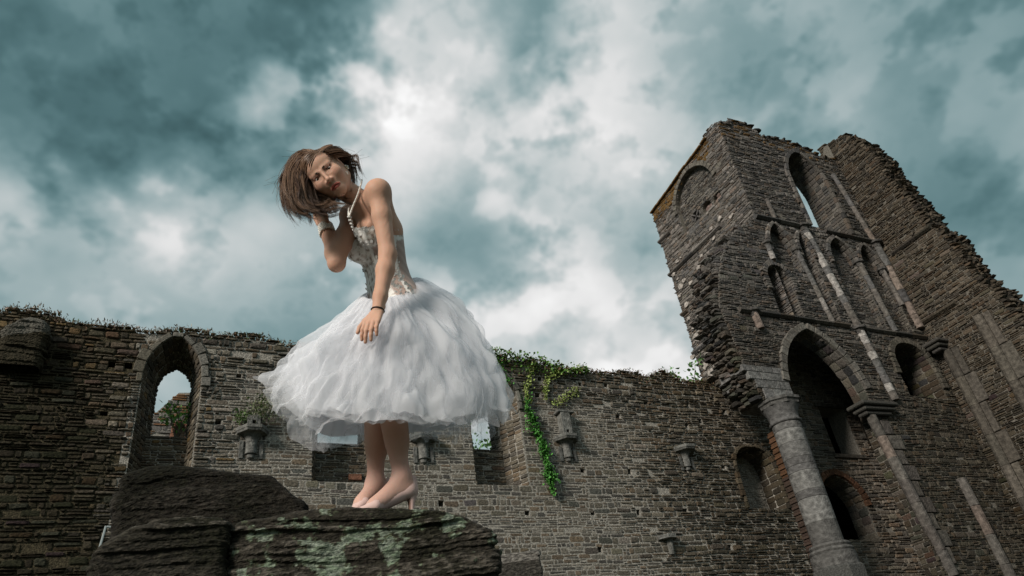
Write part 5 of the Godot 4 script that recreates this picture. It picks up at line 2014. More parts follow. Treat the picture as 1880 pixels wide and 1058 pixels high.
func head_skin(m: MB) -> void:
	# the head in its own axes: x to her left, y to the crown, z out of the face
	var f := Field.new(Vector3(-0.10, -0.15, -0.125), Vector3(0.10, 0.13, 0.125), 0.0029)
	var I := Basis()
	f.blob(Vector3(0, 0.026, -0.014), I, Vector3(0.073, 0.083, 0.092), 0.01)
	f.blob(Vector3(0, -0.022, 0.026), I, Vector3(0.0625, 0.074, 0.058), 0.02)
	f.blob(Vector3(0, 0.046, 0.030), I, Vector3(0.062, 0.046, 0.050), 0.02)
	for s in [-1.0, 1.0]:
		f.bone(Vector3(0.053 * s, -0.050, 0.004), Vector3(0.014 * s, -0.090, 0.060), 0.020, 0.015, 0.02)
		f.bone(Vector3(0.057 * s, -0.01, 0.006), Vector3(0.053 * s, -0.050, 0.004), 0.018, 0.020, 0.02)
		f.blob(Vector3(0.038 * s, -0.027, 0.060), I, Vector3(0.026, 0.026, 0.022), 0.03)
		f.bone(Vector3(0.012 * s, 0.018, 0.080), Vector3(0.044 * s, 0.021, 0.064), 0.0045, 0.0045, 0.014)
	f.bone(Vector3(0, -0.094, 0.066), Vector3(0, -0.097, 0.064), 0.015, 0.015, 0.018)
	f.bone(Vector3(0, -0.055, 0.070), Vector3(0, -0.075, 0.070), 0.022, 0.020, 0.02)
	# eye sockets, then lids round the eyes
	for s in [-1.0, 1.0]:
		f.blob(Vector3(0.031 * s, 0.001, 0.0945), I, Vector3(0.0185, 0.0120, 0.0125), 0.012, true)
		f.bone(Vector3(0.020 * s, 0.0085, 0.0785), Vector3(0.042 * s, 0.0075, 0.072), 0.0044, 0.0040, 0.005)
		f.bone(Vector3(0.021 * s, -0.0095, 0.076), Vector3(0.041 * s, -0.0095, 0.071), 0.0038, 0.0036, 0.006)
	# nose
	f.bone(Vector3(0, 0.010, 0.0825), Vector3(0, -0.033, 0.1015), 0.0062, 0.0078, 0.010)
	f.bone(Vector3(0, -0.031, 0.1005), Vector3(0, -0.0375, 0.1005), 0.0080, 0.0072, 0.006)
	for s in [-1.0, 1.0]:
		f.blob(Vector3(0.0112 * s, -0.037, 0.0895), I, Vector3(0.0066, 0.0064, 0.0100), 0.007)
		f.blob(Vector3(0.0075 * s, -0.0445, 0.0945), I, Vector3(0.0036, 0.0040, 0.0048), 0.003, true)
	# lips
	for s in [-1.0, 1.0]:
		f.bone(Vector3(0.004 * s, -0.0625, 0.0935), Vector3(0.0215 * s, -0.0695, 0.0800), 0.0056, 0.0030, 0.004)
		f.bone(Vector3(0.000 * s, -0.0745, 0.0910), Vector3(0.0190 * s, -0.0715, 0.0795), 0.0070, 0.0034, 0.004)
	f.bone(Vector3(-0.019, -0.0692, 0.0905), Vector3(0.019, -0.0692, 0.0905), 0.001, 0.001, 0.001)
	f.blob(Vector3(0, -0.0686, 0.0975), I, Vector3(0.020, 0.0012, 0.006), 0.002, true)
	# ears
	for s in [-1.0, 1.0]:
		var ear := Basis(Vector3.UP, s * 0.35)
		f.blob(Vector3(0.0745 * s, -0.002, -0.006), ear, Vector3(0.0085, 0.031, 0.0185), 0.006)
		f.blob(Vector3(0.0825 * s, 0.003, -0.002), ear, Vector3(0.0055, 0.018, 0.0095), 0.004, true)
		f.bone(Vector3(0.0735 * s, -0.030, 0.002), Vector3(0.0735 * s, -0.034, 0.002), 0.0075, 0.0065, 0.006)
	# the stump of the neck, which runs down into the body's
	f.bone(Vector3(0, -0.045, -0.02), Vector3(0.022, -0.14, -0.028), 0.047, 0.044, 0.025)
	var own := MB.new()
	f.skin(own, face_tone)
	m.append_own(own, Transform3D(HEAD.scaled(Vector3.ONE) * HEAD_SIZE, HEAD_AT))


func face_tone(p: Vector3) -> Color:
	var c := Color(0.54, 0.325, 0.235)
	var ax := absf(p.x)
	# blush, brow bone, lips, eye shadow
	c = c.lerp(Color(0.46, 0.20, 0.135), 0.35 * exp(-(pow((ax - 0.045) / 0.02, 2.0) + pow((p.y + 0.022) / 0.018, 2.0))) * smoothstep(0.02, 0.05, p.z))
	if p.z > 0.06 and p.z < 0.115:
		var lip := pow(ax / 0.0235, 2.0) + pow((p.y + 0.0695) / (0.0112 - 0.002 * smoothstep(0.008, 0.0, ax)), 2.0)
		c = c.lerp(Color(0.33, 0.085, 0.065), smoothstep(1.25, 0.75, lip))
		if absf(p.y + 0.0688) < 0.0016 and ax < 0.021:
			c = c.lerp(Color(0.10, 0.025, 0.02), 0.75)
		var lid := pow((ax - 0.032) / 0.021, 2.0) + pow((p.y - 0.0085) / 0.0105, 2.0)
		c = c.lerp(Color(0.19, 0.085, 0.06), 0.75 * smoothstep(1.4, 0.5, lid))
		var under := pow((ax - 0.031) / 0.016, 2.0) + pow((p.y + 0.0085) / 0.005, 2.0)
		c = c.lerp(Color(0.27, 0.14, 0.10), 0.45 * smoothstep(1.3, 0.6, under))
	# under the hair the scalp is dark
	var line := 0.066 - 0.30 * maxf(ax - 0.02, 0.0) - 0.25 * maxf(-p.x, 0)
	var under_hair := smoothstep(line - 0.003, line + 0.012, p.y)
	if p.z < -0.02 and p.y > -0.06 and ax < 0.072:
		under_hair = 1.0
	c = c.lerp(Color(0.13, 0.075, 0.05), under_hair)
	return c


func face_parts(w: Node3D) -> void:
	var ball_white := plain_mat("eye", 0.15)
	for s in [-1.0, 1.0]:
		var e := MB.new()
		var rows := []
		var at := Vector3(0.031 * s, -0.0005, 0.0675)
		# looking into the lens
		var z := (Transform3D(HEAD * HEAD_SIZE, HEAD_AT).affine_inverse() * Vector3(0, 0.6, 0) - at).normalized()
		var x := Vector3.UP.cross(z).normalized()
		var y := z.cross(x)
		for i in 13:
			var a := PI * 0.62 * i / 12.0
			var line := []
			for j in 20:
				var b := TAU * j / 20.0
				var p := at + (x * cos(b) * sin(a) + y * sin(b) * sin(a) + z * cos(a)) * 0.0130
				var col := Color(0.66, 0.63, 0.60)
				if a < 0.22:
					col = Color(0.005, 0.004, 0.004)
				elif a < 0.55:
					col = Color(0.055, 0.028, 0.014)
				line.append([head_pt(p), col])
			rows.append(line)
		rows.reverse()
		e.grid(rows, true)
		part(w, "eye", e.mesh(true), ball_white)
		# brow: a band of short hairs
		var brow := MB.new()
		var r := RandomNumberGenerator.new()
		r.seed = 5 + int(s)
		for k in 150:
			var f := r.randf()
			var px := lerpf(0.012, 0.050, f)
			var py := 0.0165 + 0.0085 * sin(f * 2.3) - 0.004 * f + r.randf_range(-0.0026, 0.0026) * (1.0 - 0.6 * f)
			var pz := 0.0895 - 0.30 * pow(px / 0.05, 2.0) * 0.06 - 0.013 * f
			var p := Vector3(px * s, py, pz)
			var q := p + Vector3((0.0055 + 0.003 * f) * s, 0.0022 - 0.004 * f, -0.0025)
			brow.tube([head_pt(p), head_pt(q)], [0.00075, 0.0003], 3, Color(0.035, 0.02, 0.013), false)
		part(w, "eyebrow", brow.mesh(), mats.hair)
		var lash := MB.new()
		var path := []
		var rad := []
		for k in 9:
			var f := k / 8.0
			path.append(head_pt(Vector3((0.0185 + 0.027 * f) * s, 0.0015 + 0.0048 * sin(f * PI * 0.85), 0.0795 - 0.010 * f * f)))
			rad.append(0.0013 * (0.5 + sin(f * PI)))
		lash.tube(path, rad, 5, Color(0.012, 0.008, 0.006))
		for k in 26:
			var f := r.randf_range(0.1, 1.0)
			var p := Vector3((0.0185 + 0.027 * f) * s, 0.0018 + 0.0048 * sin(f * PI * 0.85), 0.0800 - 0.010 * f * f)
			lash.tube([head_pt(p), head_pt(p + Vector3(0.003 * f * s, 0.0032, 0.0045)), head_pt(p + Vector3(0.0045 * f * s, 0.0065, 0.006))], [0.0006, 0.0004, 0.0002], 3, Color(0.012, 0.008, 0.006), false)
		part(w, "eyelash", lash.mesh(), mats.hair)


func hair(w: Node3D) -> void:
	var r := RandomNumberGenerator.new()
	r.seed = 64
	var g := {
		"front_left": [ Vector3(0.056, 0.115, -0.106), Vector3(-0.008, 0.142, -0.072), Vector3(-0.095, 0.108, 0.017), Vector3(-0.156, 0.030, 0.116), Vector3(-0.183, -0.079, 0.202) ],
		"left_in": [ Vector3(0.050, 0.112, -0.088), Vector3(-0.019, 0.106, -0.013), Vector3(-0.102, 0.049, 0.081), Vector3(-0.149, -0.031, 0.171), Vector3(-0.155, -0.107, 0.218) ],
		"face_side": [ Vector3(0.054, 0.106, -0.076), Vector3(-0.018, 0.096, -0.010), Vector3(-0.088, 0.037, 0.070), Vector3(-0.122, -0.047, 0.146), Vector3(-0.115, -0.126, 0.198) ],
		"low_back": [ Vector3(0.028, 0.116, -0.185), Vector3(-0.064, 0.032, -0.085), Vector3(-0.094, -0.075, 0.041), Vector3(-0.063, -0.159, 0.081) ],
		"right": [ Vector3(0.070, 0.105, -0.087), Vector3(0.102, 0.051, -0.097), Vector3(0.100, -0.022, -0.098), Vector3(0.073, -0.105, -0.066) ],
		"right_back": [ Vector3(0.066, 0.123, -0.153), Vector3(0.089, 0.061, -0.177), Vector3(0.057, -0.050, -0.106), Vector3(-0.013, -0.141, 0.005) ],
		"outer_left": [ Vector3(0.046, 0.141, -0.147), Vector3(-0.039, 0.158, -0.105), Vector3(-0.130, 0.117, -0.009), Vector3(-0.183, 0.037, 0.084), Vector3(-0.211, -0.050, 0.163) ],
	}
	# they spring from the parting, left of the middle, and from the crown behind it
	var roots := {"front_left": Vector3(0.034, 0.103, 0.030), "left_in": Vector3(0.022, 0.097, 0.046), "face_side": Vector3(-0.030, 0.086, 0.050), "outer_left": Vector3(0.030, 0.112, -0.02), "right": Vector3(0.044, 0.094, 0.036), "right_back": Vector3(0.040, 0.108, -0.02), "low_back": Vector3(-0.02, 0.10, -0.075)}
	for k in roots:
		g[k][0] = roots[k]
	# neighbours between which locks fall, and how many locks
	var fans := [["front_left", "left_in", 19], ["left_in", "face_side", 14], ["outer_left", "front_left", 18], ["outer_left", "low_back", 24], ["face_side", "low_back", 20], ["right", "right_back", 18], ["right_back", "low_back", 26], ["left_in", "outer_left", 12]]
	var m := MB.new()
	for fan in fans:
		var a: Array = g[fan[0]]
		var b: Array = g[fan[1]]
		for k in fan[2]:
			# one lock: hairs that start apart and draw together, with a wave of its own
			var f: float = (k + r.randf()) / fan[2]
			var off := Vector3(r.randfn(), r.randfn(), r.randfn()) * 0.010
			var wave := r.randf_range(0.010, 0.026)
			var ph := 1.3 * f + r.randf_range(-0.5, 0.5) + float(fan[2])
			var stop := r.randf_range(0.80, 1.0)
			var tone := pow(r.randf(), 1.5)
			var curl := Vector3(0.030, 0.0, 0.0) * r.randf_range(0.2, 1.2) + Vector3(r.randfn(), r.randfn(), r.randfn()) * 0.006
			for q in 30:
				var fq := clampf(f + r.randfn() * 0.035, 0.0, 1.0)
				var col := Color(0.075, 0.043, 0.028).lerp(Color(0.29, 0.175, 0.11), clampf(tone + r.randf_range(-0.14, 0.14), 0, 1))
				if r.randf() < 0.05:
					col = Color(0.30, 0.195, 0.13)
				var own := Vector3(r.randfn(), r.randfn(), r.randfn()) * 0.0045
				var stray := 1.0 if r.randf() < 0.10 else 0.0
				var path := []
				var radii := []
				var n := 13
				var root: Vector3 = curve_at(a, 0.0).lerp(curve_at(b, 0.0), fq)
				root = scalp(root + Vector3(r.randfn(), r.randfn(), r.randfn()) * 0.016)
				var mine := stop * r.randf_range(0.88, 1.04)
				for i in n:
					var t := float(i) / (n - 1) * mine
					var p := curve_at(a, t).lerp(curve_at(b, t), lerpf(fq, f, 0.5 * t))
					p += off * (0.3 + 1.2 * t) + own * (0.4 + 0.9 * (1.0 - t) + stray * 2.5 * t)
					p += Vector3(sin(ph + t * 12.0), cos(ph * 1.3 + t * 10.0), sin(ph * 0.6 + t * 11.0)) * wave * t
					p += curl * pow(t, 3.0) + Vector3(cos(ph * 5.0 + k), sin(ph * 3.0 + k), cos(k * 2.0)) * 0.013 * pow(t, 4.0)
					p = root.lerp(p, smoothstep(0.0, 0.30, t))
					p = clear_of_head(p, 0.003 + 0.006 * r.randf())
					path.append(head_pt(p))
					radii.append((0.00085 if q % 4 else 0.0013) * (1.0 - 0.8 * pow(t / mine, 2.0)) * (0.6 + 0.4 * sin(minf(t * 3.0, 1.57))))
				m.tube(path, radii, 3, col, false)
	# a close layer over the crown, combed back from the parting
	for k in 1500:
		var up := Vector3(r.randfn() * 0.9, absf(r.randfn()) + 0.25, r.randfn() * 0.9 - 0.35).normalized()
		var p := scalp(up * 0.1)
		if p.z > 0.050 and p.y < 0.066 + 0.01 * r.randf():
			continue
		var tone := r.randf()
		var col := Color(0.075, 0.042, 0.026).lerp(Color(0.22, 0.13, 0.08), tone * tone)
		var dir := Vector3(-1.0 if p.x < 0.045 else 0.75, -0.25, -0.35 if p.z < 0.02 else 0.1).normalized()
		var path := []
		var radii := []
		for i in 7:
			path.append(head_pt(clear_of_head(p, 0.003 + 0.010 * sin(i * 0.5) * (0.6 + 0.4 * tone))))
			radii.append(0.0015 * (1.0 - 0.5 * absf(i - 3) / 3.0))
			p += dir * 0.013
			dir = (dir + Vector3(0, -0.10, -0.03)).normalized()
		m.tube(path, radii, 3, col, false)
	# short hairs that leave the hairline and go back over the crown
	for k in 420:
		var x0 := r.randf_range(-0.058, 0.056)
		var p := scalp(Vector3(x0, 0.088 - 0.35 * maxf(absf(x0) - 0.02, 0.0) + r.randf_range(-0.006, 0.012), 0.060))
		var tone := r.randf()
		var col := Color(0.085, 0.05, 0.032).lerp(Color(0.27, 0.165, 0.105), tone * tone)
		var dir := Vector3(-0.75 if x0 < 0.036 else 0.8, 0.45, -0.45).normalized()
		var path := []
		var radii := []
		for i in 8:
			path.append(head_pt(clear_of_head(p, 0.0015 + 0.0016 * i)))
			radii.append(0.0004 + 0.0009 * sin(i * 0.42))
			p += dir * 0.0115
			dir = (dir + Vector3(-0.05 if x0 < 0.036 else 0.05, -0.13, -0.07)).normalized()
		m.tube(path, radii, 3, col, false)
	# flyaway hairs
	for k in 20:
		var t0 := r.randf_range(0.1, 0.6)
		var a: Array = g[["outer_left", "front_left", "left_in", "right"][k % 4]]
		var p := curve_at(a, t0)
		var dir := (Vector3(-0.7, r.randf_range(-0.5, 0.9), r.randf_range(-0.2, 0.6)) if k % 4 < 3 else Vector3(0.5, -0.3, 0.1)).normalized()
		var path := []
		var radii := []
		for i in 8:
			path.append(head_pt(p))
			radii.append(0.0005)
			p += dir * r.randf_range(0.008, 0.017)
			dir = (dir + rand_dir(r) * 0.28 + Vector3(0, -0.05, 0.05)).normalized()
		m.tube(path, radii, 3, Color(0.09, 0.055, 0.035), false)
	part(w, "hair", m.mesh(true), mats.hair)


func curve_at(a: Array, t: float) -> Vector3:
	var n := a.size() - 1
	var f := clampf(t, 0.0, 1.0) * n
	var i := mini(int(f), n - 1)
	var p: Vector3 = a[i].cubic_interpolate(a[i + 1], a[maxi(i - 1, 0)], a[mini(i + 2, n)], f - i)
	if t > 1.0:
		p += (a[n] - a[n - 1]) * (t - 1.0) * n
	return p


func scalp(p: Vector3) -> Vector3:
	var c := Vector3(0, 0.026, -0.014)
	var r := Vector3(0.073, 0.083, 0.092)
	var u := (p - c) / r
	return c + u.normalized() * r


func clear_of_head(p: Vector3, gap: float) -> Vector3:
	var c := Vector3(0, 0.026, -0.014)
	var r := Vector3(0.073, 0.083, 0.092) + Vector3.ONE * gap
	var u := (p - c) / r
	if u.length() < 1.0:
		return c + u.normalized() * r
	# and of the face below
	var c2 := Vector3(0, -0.022, 0.026)
	var r2 := Vector3(0.0625, 0.074, 0.060) + Vector3.ONE * gap
	u = (p - c2) / r2
	if u.length() < 1.0:
		return c2 + u.normalized() * r2
	return p


func bodice(w: Node3D) -> void:
	var lean: Vector3 = ((J.neck as Vector3) - (J.waist as Vector3)).normalized()
	var fore := (FACING - lean * FACING.dot(lean)).normalized()
	var waist: Vector3 = J.waist
	var chest: Vector3 = J.chest
	var f := Field.new(Vector3(-0.80, 2.22, -2.82), Vector3(-0.34, 2.74, -2.33), 0.0062)
	torso_bones(f, 0.0065)
	var lace := FastNoiseLite.new()
	lace.seed = 9
	lace.frequency = 34.0
	lace.fractal_octaves = 3
	var vine := FastNoiseLite.new()
	vine.seed = 19
	vine.frequency = 16.0
	vine.fractal_octaves = 2
	var high := (chest - waist).dot(lean)
	# around: 0 in front, positive to her left
	var tone := func(p: Vector3) -> Color:
		var q := p - waist
		var a := atan2(q.dot(HER_LEFT), q.dot(fore))
		var h := q.dot(lean) / high
		var c := Color(0.36, 0.265, 0.225)                        # sheer panel over skin
		if absf(a) < 1.15 or h > 0.86:
			c = Color(0.46, 0.41, 0.355)
			var l := lace.get_noise_3dv(p)
			if l > 0.02:
				c = Color(0.72, 0.70, 0.66)
			elif l < -0.28:
				c = Color(0.20, 0.155, 0.125)
			if absf(vine.get_noise_3dv(p)) < 0.05:
				c = Color(0.64, 0.62, 0.57)
		else:
			# gathered sheer cloth: fine slanting folds
			c = c * (1.0 + 0.13 * sin(a * 26.0 + h * 30.0))
		for b in [-0.95, -0.35, 0.35, 0.95, 1.62, 2.25]:
			if absf(wrapf(a - b - 0.12 * h, -PI, PI)) < 0.055:
				c = Color(0.70, 0.68, 0.64)
		return c
	var shown := func(p: Vector3) -> bool:
		var q := p - waist
		var a := atan2(q.dot(HER_LEFT), q.dot(fore))
		var top := 0.248 + 0.035 * absf(sin(clampf(a, -1.4, 1.4) * 1.9)) - 0.03 * smoothstep(1.4, 2.6, absf(a))
		return q.dot(lean) < top and q.dot(lean) > -0.18
	var m := MB.new()
	f.skin(m, tone, shown)
	var b := part(w, "bodice", m.mesh(true), mats.satin)
	# sewn-on petals along the neckline, the bust and the side seam
	var r := RandomNumberGenerator.new()
	r.seed = 71
	var petal := MB.new()
	var tries := 0
	var made := 0
	while made < 420 and tries < 60000:
		tries += 1
		var i := r.randi() % m.v.size()
		var p := m.v[i]
		if not shown.call(p):
			continue
		var q := p - waist
		var a := atan2(q.dot(HER_LEFT), q.dot(fore))
		var h := q.dot(lean)
		var top := 0.248 + 0.035 * absf(sin(clampf(a, -1.4, 1.4) * 1.9)) - 0.03 * smoothstep(1.4, 2.6, absf(a))
		var want := 0.0
		if top - h < 0.03:
			want = 1.0
		elif absf(a) < 1.2 and h > 0.06:
			want = 0.22
		elif absf(a) < 1.0:
			want = 0.10
		elif a > 1.2 and a < 1.75 and h < 0.09:
			want = 0.8
		if absf(a) > 1.9:
			want = 0.0
		if r.randf() > want:
			continue
		made += 1
		var out := (q - lean * h).normalized()
		var s := r.randf_range(0.004, 0.0085)
		var x := out.cross(rand_dir(r)).normalized()
		var y := out.cross(x)
		var col := Color(0.76, 0.75, 0.72) * r.randf_range(0.8, 1.08)
		var c0 := petal.pt(p + out * 0.003, col * 0.85)
		var ring := []
		for k in 5:
			var ang := TAU * k / 5.0
			ring.append(petal.pt(p + out * (0.002 + r.randf() * 0.003) + (x * cos(ang) + y * sin(ang)) * s * r.randf_range(0.7, 1.2), col))
		for k in 5:
			petal.tri(c0, ring[k], ring[(k + 1) % 5])
	var pe := part(b, "lace_petals", petal.mesh(), mats.satin, false)
	pe.set_meta("kind", "stuff")


func skirt(w: Node3D) -> void:
	var guide := [
		[ Vector3(-0.433, 2.454, -2.665), Vector3(-0.289, 2.357, -2.705), Vector3(-0.142, 2.074, -2.716), Vector3(-0.085, 1.770, -2.719) ],
		[ Vector3(-0.469, 2.337, -2.578), Vector3(-0.346, 2.221, -2.536), Vector3(-0.206, 1.928, -2.512), Vector3(-0.187, 1.681, -2.533) ],
		[ Vector3(-0.525, 2.292, -2.546), Vector3(-0.486, 2.099, -2.422), Vector3(-0.495, 1.863, -2.379), Vector3(-0.530, 1.666, -2.372) ],
		[ Vector3(-0.587, 2.295, -2.543), Vector3(-0.651, 2.131, -2.434), Vector3(-0.763, 1.916, -2.349), Vector3(-0.853, 1.724, -2.350) ],
		[ Vector3(-0.631, 2.343, -2.584), Vector3(-0.742, 2.234, -2.575), Vector3(-0.885, 2.084, -2.551), Vector3(-0.995, 1.950, -2.510) ],
		[ Vector3(-0.629, 2.430, -2.677), Vector3(-0.751, 2.343, -2.760), Vector3(-0.891, 2.123, -2.823), Vector3(-0.955, 1.816, -2.823) ],
		[ Vector3(-0.563, 2.491, -2.743), Vector3(-0.590, 2.385, -2.880), Vector3(-0.624, 2.115, -2.955), Vector3(-0.684, 1.820, -2.942) ],
		[ Vector3(-0.476, 2.496, -2.729), Vector3(-0.417, 2.396, -2.850), Vector3(-0.304, 2.083, -2.944), Vector3(-0.306, 1.799, -2.954) ],
	]
	var root := Node3D.new()
	root.name = "skirt"
	root.set_meta("base", Vector3.ZERO)
	root.position = -(w.get_meta("base") as Vector3)
	w.add_child(root)
	var wob := FastNoiseLite.new()
	wob.seed = 12
	wob.frequency = 1.0
	wob.fractal_octaves = 3
	var layers := [["lining", 0.86, 0.95, mats.tulle_in, 0.55], ["tulle_layer", 0.88, 0.93, mats.tulle_mid, 0.9], ["tulle_layer", 0.93, 0.97, mats.tulle, 1.0], ["tulle_layer", 0.97, 1.0, mats.tulle, 1.15], ["tulle_layer", 1.0, 1.0, mats.tulle, 1.3]]
	var axis_top := Vector3(-0.552, 2.415, -2.645)
	for li in layers.size():
		var l: Array = layers[li]
		var m := MB.new()
		var rows := []
		var nu := 300
		var nv := 44
		for j in nv + 1:
			var line := []
			for i in nu:
				var a := 8.0 * i / nu
				var k := int(a)
				var turn := float(i) / nu * TAU
				# the hem is cut unevenly and flicks up and down
				var ragged := wob.get_noise_3d(cos(turn) * 3.0, sin(turn) * 3.0 + li * 11.0, 4.0) * 0.085 + wob.get_noise_3d(cos(turn) * 9.0, sin(turn) * 9.0, li * 3.0) * 0.045
				var v: float = float(j) / nv * l[2] * (1.0 + (ragged if li else 0.0))
				var p := ring_pt(guide, k, v, a - k)
				var mid := axis_top.lerp(Vector3(-0.56, p.y, -2.655), 1.0)
				mid.y = p.y
				var out := p - mid
				out.y = 0
				var dist := out.length()
				out = out.normalized()
				# gathers that fan out from the waist, then loose billows
				var ph := float(i) / nu * TAU
				var s: float = l[4]
				var u := Vector3(cos(ph), sin(ph), 0)
				var fold := 0.5 * sin(ph * 13.0 + li * 2.1 + 7.0 * wob.get_noise_3d(u.x * 1.5, u.y * 1.5, li * 5.0 + v * 0.8)) + 0.4 * sin(ph * 27.0 + li * 4.0 + 8.0 * wob.get_noise_3d(u.x * 2.0, u.y * 2.0, v * 1.2 + li * 3.0)) + 0.2 * wob.get_noise_3d(u.x * 6.0, u.y * 6.0, li * 6.0 + v * 0.4)
				var billow := wob.get_noise_3d(u.x * 1.6 + li * 7.0, u.y * 1.6, v * 1.8)
				var soft := wob.get_noise_3d(u.x * 4.0, u.y * 4.0 + li * 9.0, v * 3.5)
				var amp: float = (0.003 + 0.011 * smoothstep(0.0, 0.4, v) - 0.004 * smoothstep(0.7, 1.0, v)) * s
				p = mid + out * (dist * lerpf(1.0, l[1], smoothstep(0.0, 0.35, v)) + fold * amp + (billow * 0.085 + soft * 0.018) * smoothstep(0.0, 0.6, v) * s)
				p.y += (soft * 0.02 + billow * 0.035) * smoothstep(0.35, 1.0, v) * s
				# a puff just under the waist
				p.y += 0.022 * sin(clampf(v / 0.22, 0, 1) * PI) * (0.7 + 0.5 * wob.get_noise_3d(u.x * 3.0, u.y * 3.0, li * 2.0))
				# where the net is gathered double it is denser
				var net := 1.0
				if li:
					net = clampf(0.85 + 0.5 * wob.get_noise_3d(u.x * 16.0, u.y * 16.0, li * 8.0 + v * 0.35) + 0.5 * wob.get_noise_3d(u.x * 3.0, u.y * 3.0, v * 3.0 + li), 0.35, 1.3)
					net *= lerpf(1.25, 0.85, v) if li > 1 else 1.3
				line.append([p, Color(1, 1, 1, minf(net, 1.6))])
			rows.append(line)
		rows.reverse()
		m.grid(rows, true)
		part(root, l[0], m.mesh(true), l[3], false)


func ring_pt(g: Array, k: int, v: float, f: float) -> Vector3:
	var q := []
	for n in [-1, 0, 1, 2]:
		var row: Array = g[posmod(k + n, 8)]
		var t := minf(v, 1.0) * 3.0
		var i := mini(int(t), 2)
		var p: Vector3 = row[i].cubic_interpolate(row[i + 1], row[maxi(i - 1, 0)], row[mini(i + 2, 3)], t - i)
		if v > 1.0:
			p += (row[3] - row[2]) * (v - 1.0) * 3.0
		q.append(p)
	return q[1].cubic_interpolate(q[2], q[0], q[3], f)


func ball(m: MB, at: Vector3, rad: float, col: Color) -> void:
	var prof := []
	for i in 6:
		var a := -PI / 2 + PI * i / 5.0
		prof.append(Vector2(maxf(cos(a) * rad, 0.0001), sin(a) * rad))
	m.lathe(prof, 8, 0, TAU, col, at)


func jewels(w: Node3D) -> void:
	var pearl := Color(0.86, 0.82, 0.75)
	# bracelet: five rows of pearls round the raised wrist
	var wr: Vector3 = J.wr_r
	var ax := (wr - (J.el_r as Vector3)).normalized()
	var x := ax.cross(Vector3(0.3, 0.2, 0.9)).normalized()
	var y := ax.cross(x)
	var m := MB.new()
	for row in 6:
		for k in 22:
			var a := TAU * (k + 0.5 * (row % 2)) / 22.0
			ball(m, wr + ax * (row * 0.0094 - 0.026) + (x * cos(a) + y * sin(a)) * (0.0335 - 0.0006 * row), 0.0050, pearl * (0.85 + 0.3 * float((k * 7 + row * 3) % 5) / 4.0))
	part(w, "pearl_bracelet", m.mesh(true), mats.pearl)
	# three strands round the neck, running down to a pendant
	var n := MB.new()
	var lean: Vector3 = ((J.neck as Vector3) - (J.waist as Vector3)).normalized()
	var neck: Vector3 = J.neck
	var fore := (FACING - lean * FACING.dot(lean)).normalized()
	# down the left side of the neck to the breast bone, and up the other side
	var fall := [Vector3(-0.581, 2.798, -2.359), Vector3(-0.590, 2.696, -2.326), Vector3(-0.615, 2.614, -2.320), Vector3(-0.627, 2.577, -2.322)]
	var rise := [fall[3], fall[3] + Vector3(-0.012, 0.05, -0.03), fall[3] + Vector3(-0.016, 0.11, -0.07), neck + lean * 0.02 - HER_LEFT * 0.058]
	var over: Vector3 = (fall[2] - fall[0]).cross(fore).normalized()
	for s in 3:
		for k in 34:
			ball(n, curve_at(fall, k / 33.0) + over * (s - 1) * 0.0072 * (1.0 - 0.5 * k / 33.0), 0.0039, Color(0.74, 0.72, 0.67) * (0.9 + 0.2 * float((k + s) % 3) / 2.0))
			ball(n, curve_at(rise, k / 33.0) + over * (s - 1) * 0.006, 0.0037, Color(0.74, 0.72, 0.67))
			var a := lerpf(PI * 0.45, PI * 1.55, k / 33.0)
			ball(n, neck + lean * (0.022 - 0.007 * s) + fore * cos(a) * 0.056 + HER_LEFT * sin(a) * 0.060, 0.0037, Color(0.74, 0.72, 0.67))
	var pend: Vector3 = fall[3]
	for k in 20:
		var a := TAU * k / 5.0
		ball(n, pend - lean * 0.0040 * k * 0.75 + (fore * cos(a) + HER_LEFT * sin(a)) * 0.0055 * (1.0 - k / 24.0), 0.0044, Color(0.66, 0.64, 0.60))
	part(w, "pearl_necklace", n.mesh(true), mats.pearl)
	for s in [-1.0, 1.0]:
		var e := MB.new()
		var at := head_pt(Vector3(0.080 * s, -0.033, 0.006))
		for q in [[0.0, 0.0, 0.0052, Color(0.62, 0.50, 0.30)], [0.0, -0.034, 0.0048, pearl], [0.0, -0.018, 0.004, Color(0.62, 0.50, 0.30)]]:
			ball(e, at + Vector3(q[0], q[1], 0), q[2], q[3])
		for k in 6:
			var a := TAU * k / 6.0
			ball(e, at + (HEAD.x * cos(a) + HEAD.y * sin(a)) * 0.0085, 0.0042, pearl)
			ball(e, at + Vector3(0, -0.034, 0) + (HEAD.x * cos(a) + HEAD.y * sin(a)) * 0.0068, 0.0033, pearl)
		part(w, "earring", e.mesh(true), mats.pearl)
	# a thin dark band on the other wrist
	var wl: Vector3 = J.wr_l
	var al := ((J.el_l as Vector3) - wl).normalized()
	var bx := al.cross(Vector3(0.3, 0.2, 0.9)).normalized()
	var by := al.cross(bx)
	var band := MB.new()
	var path := []
	var radii := []
	for k in 25:
		var a := TAU * k / 24.0
		path.append(wl + al * 0.004 + (bx * cos(a) + by * sin(a)) * 0.0255)
		radii.append(0.0024)
	band.tube(path, radii, 6, Color(0.012, 0.012, 0.014), false)
	part(w, "wrist_band", band.mesh(true), mats.hair)


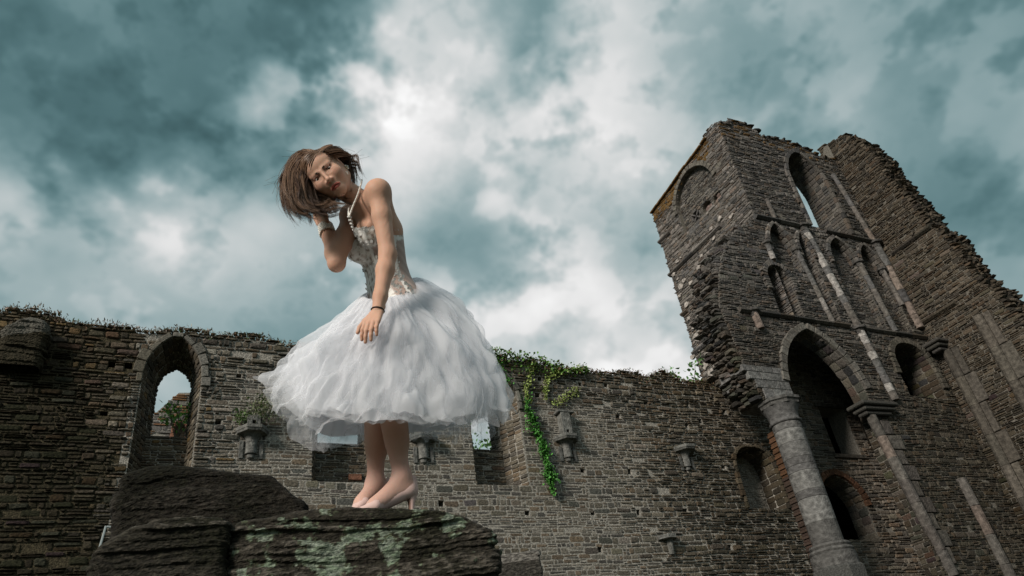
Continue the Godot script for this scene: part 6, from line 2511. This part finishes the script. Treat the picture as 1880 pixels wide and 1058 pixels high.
func shoes(w: Node3D) -> void:
	for s in ["l", "r"]:
		var heel: Vector3 = J["heel_" + s]
		var ball_: Vector3 = J["ball_" + s]
		var toe: Vector3 = J["toe_" + s]
		var along := (toe - heel)
		along.y = 0
		var length := along.length()
		along = along.normalized()
		var across := along.cross(Vector3.UP).normalized()
		var sole := minf(ball_.y, toe.y) - 0.006
		var f := Field.new(heel.min(toe) - Vector3(0.08, 0.08, 0.08), heel.max(toe) + Vector3(0.08, 0.1, 0.08), 0.0045)
		f.bone(heel + Vector3(0, 0.008, 0), heel + Vector3(0, 0.045, 0), 0.0315, 0.031, 0.012)
		f.bone(heel + Vector3(0, 0.004, 0), ball_ + Vector3(0, 0.014, 0), 0.0285, 0.0275, 0.02)
		for q in [-1.0, 1.0]:
			f.bone(ball_ + across * 0.017 * q + Vector3(0, 0.012, 0), toe + across * 0.006 * q + Vector3(0, 0.006, 0), 0.0215, 0.0125, 0.015)
		var shown := func(p: Vector3) -> bool:
			var t: float = (p - heel).dot(along) / length
			var rim := lerpf(heel.y + 0.058, sole + 0.028, smoothstep(-0.1, 0.62, t))
			if t > 0.62:
				rim = lerpf(sole + 0.028, sole + 0.075, smoothstep(0.66, 0.8, t))
			return p.y < rim
		var pink := func(p: Vector3) -> Color:
			return Color(0.58, 0.405, 0.365) if p.y > sole + 0.004 else Color(0.30, 0.2, 0.16)
		var m := MB.new()
		f.skin(m, pink, shown)
		var o := part(w, "shoe", m.mesh(true), mats.suede)
		# heel block: wide under the foot, tapering and curving in
		var h := MB.new()
		var foot := heel - along * 0.008
		var ground: float = sole
		var ring := []
		for i in 7:
			var t := i / 6.0
			var y := lerpf(ground, heel.y - 0.008, t)
			var rad := lerpf(0.0095, 0.026, pow(t, 2.2))
			var c := Vector3(foot.x, y, foot.z) + along * 0.012 * (1.0 - t) * 0.3
			var line := []
			for k in 14:
				var a := TAU * k / 14.0
				line.append([c + along * cos(a) * rad + across * sin(a) * rad * 0.9, Color(0.16, 0.085, 0.055) if cos(a) > 0.25 else Color(0.56, 0.39, 0.35)])
			ring.append(line)
		h.grid(ring, true)
		part(o, "heel", h.mesh(true), mats.suede, false)
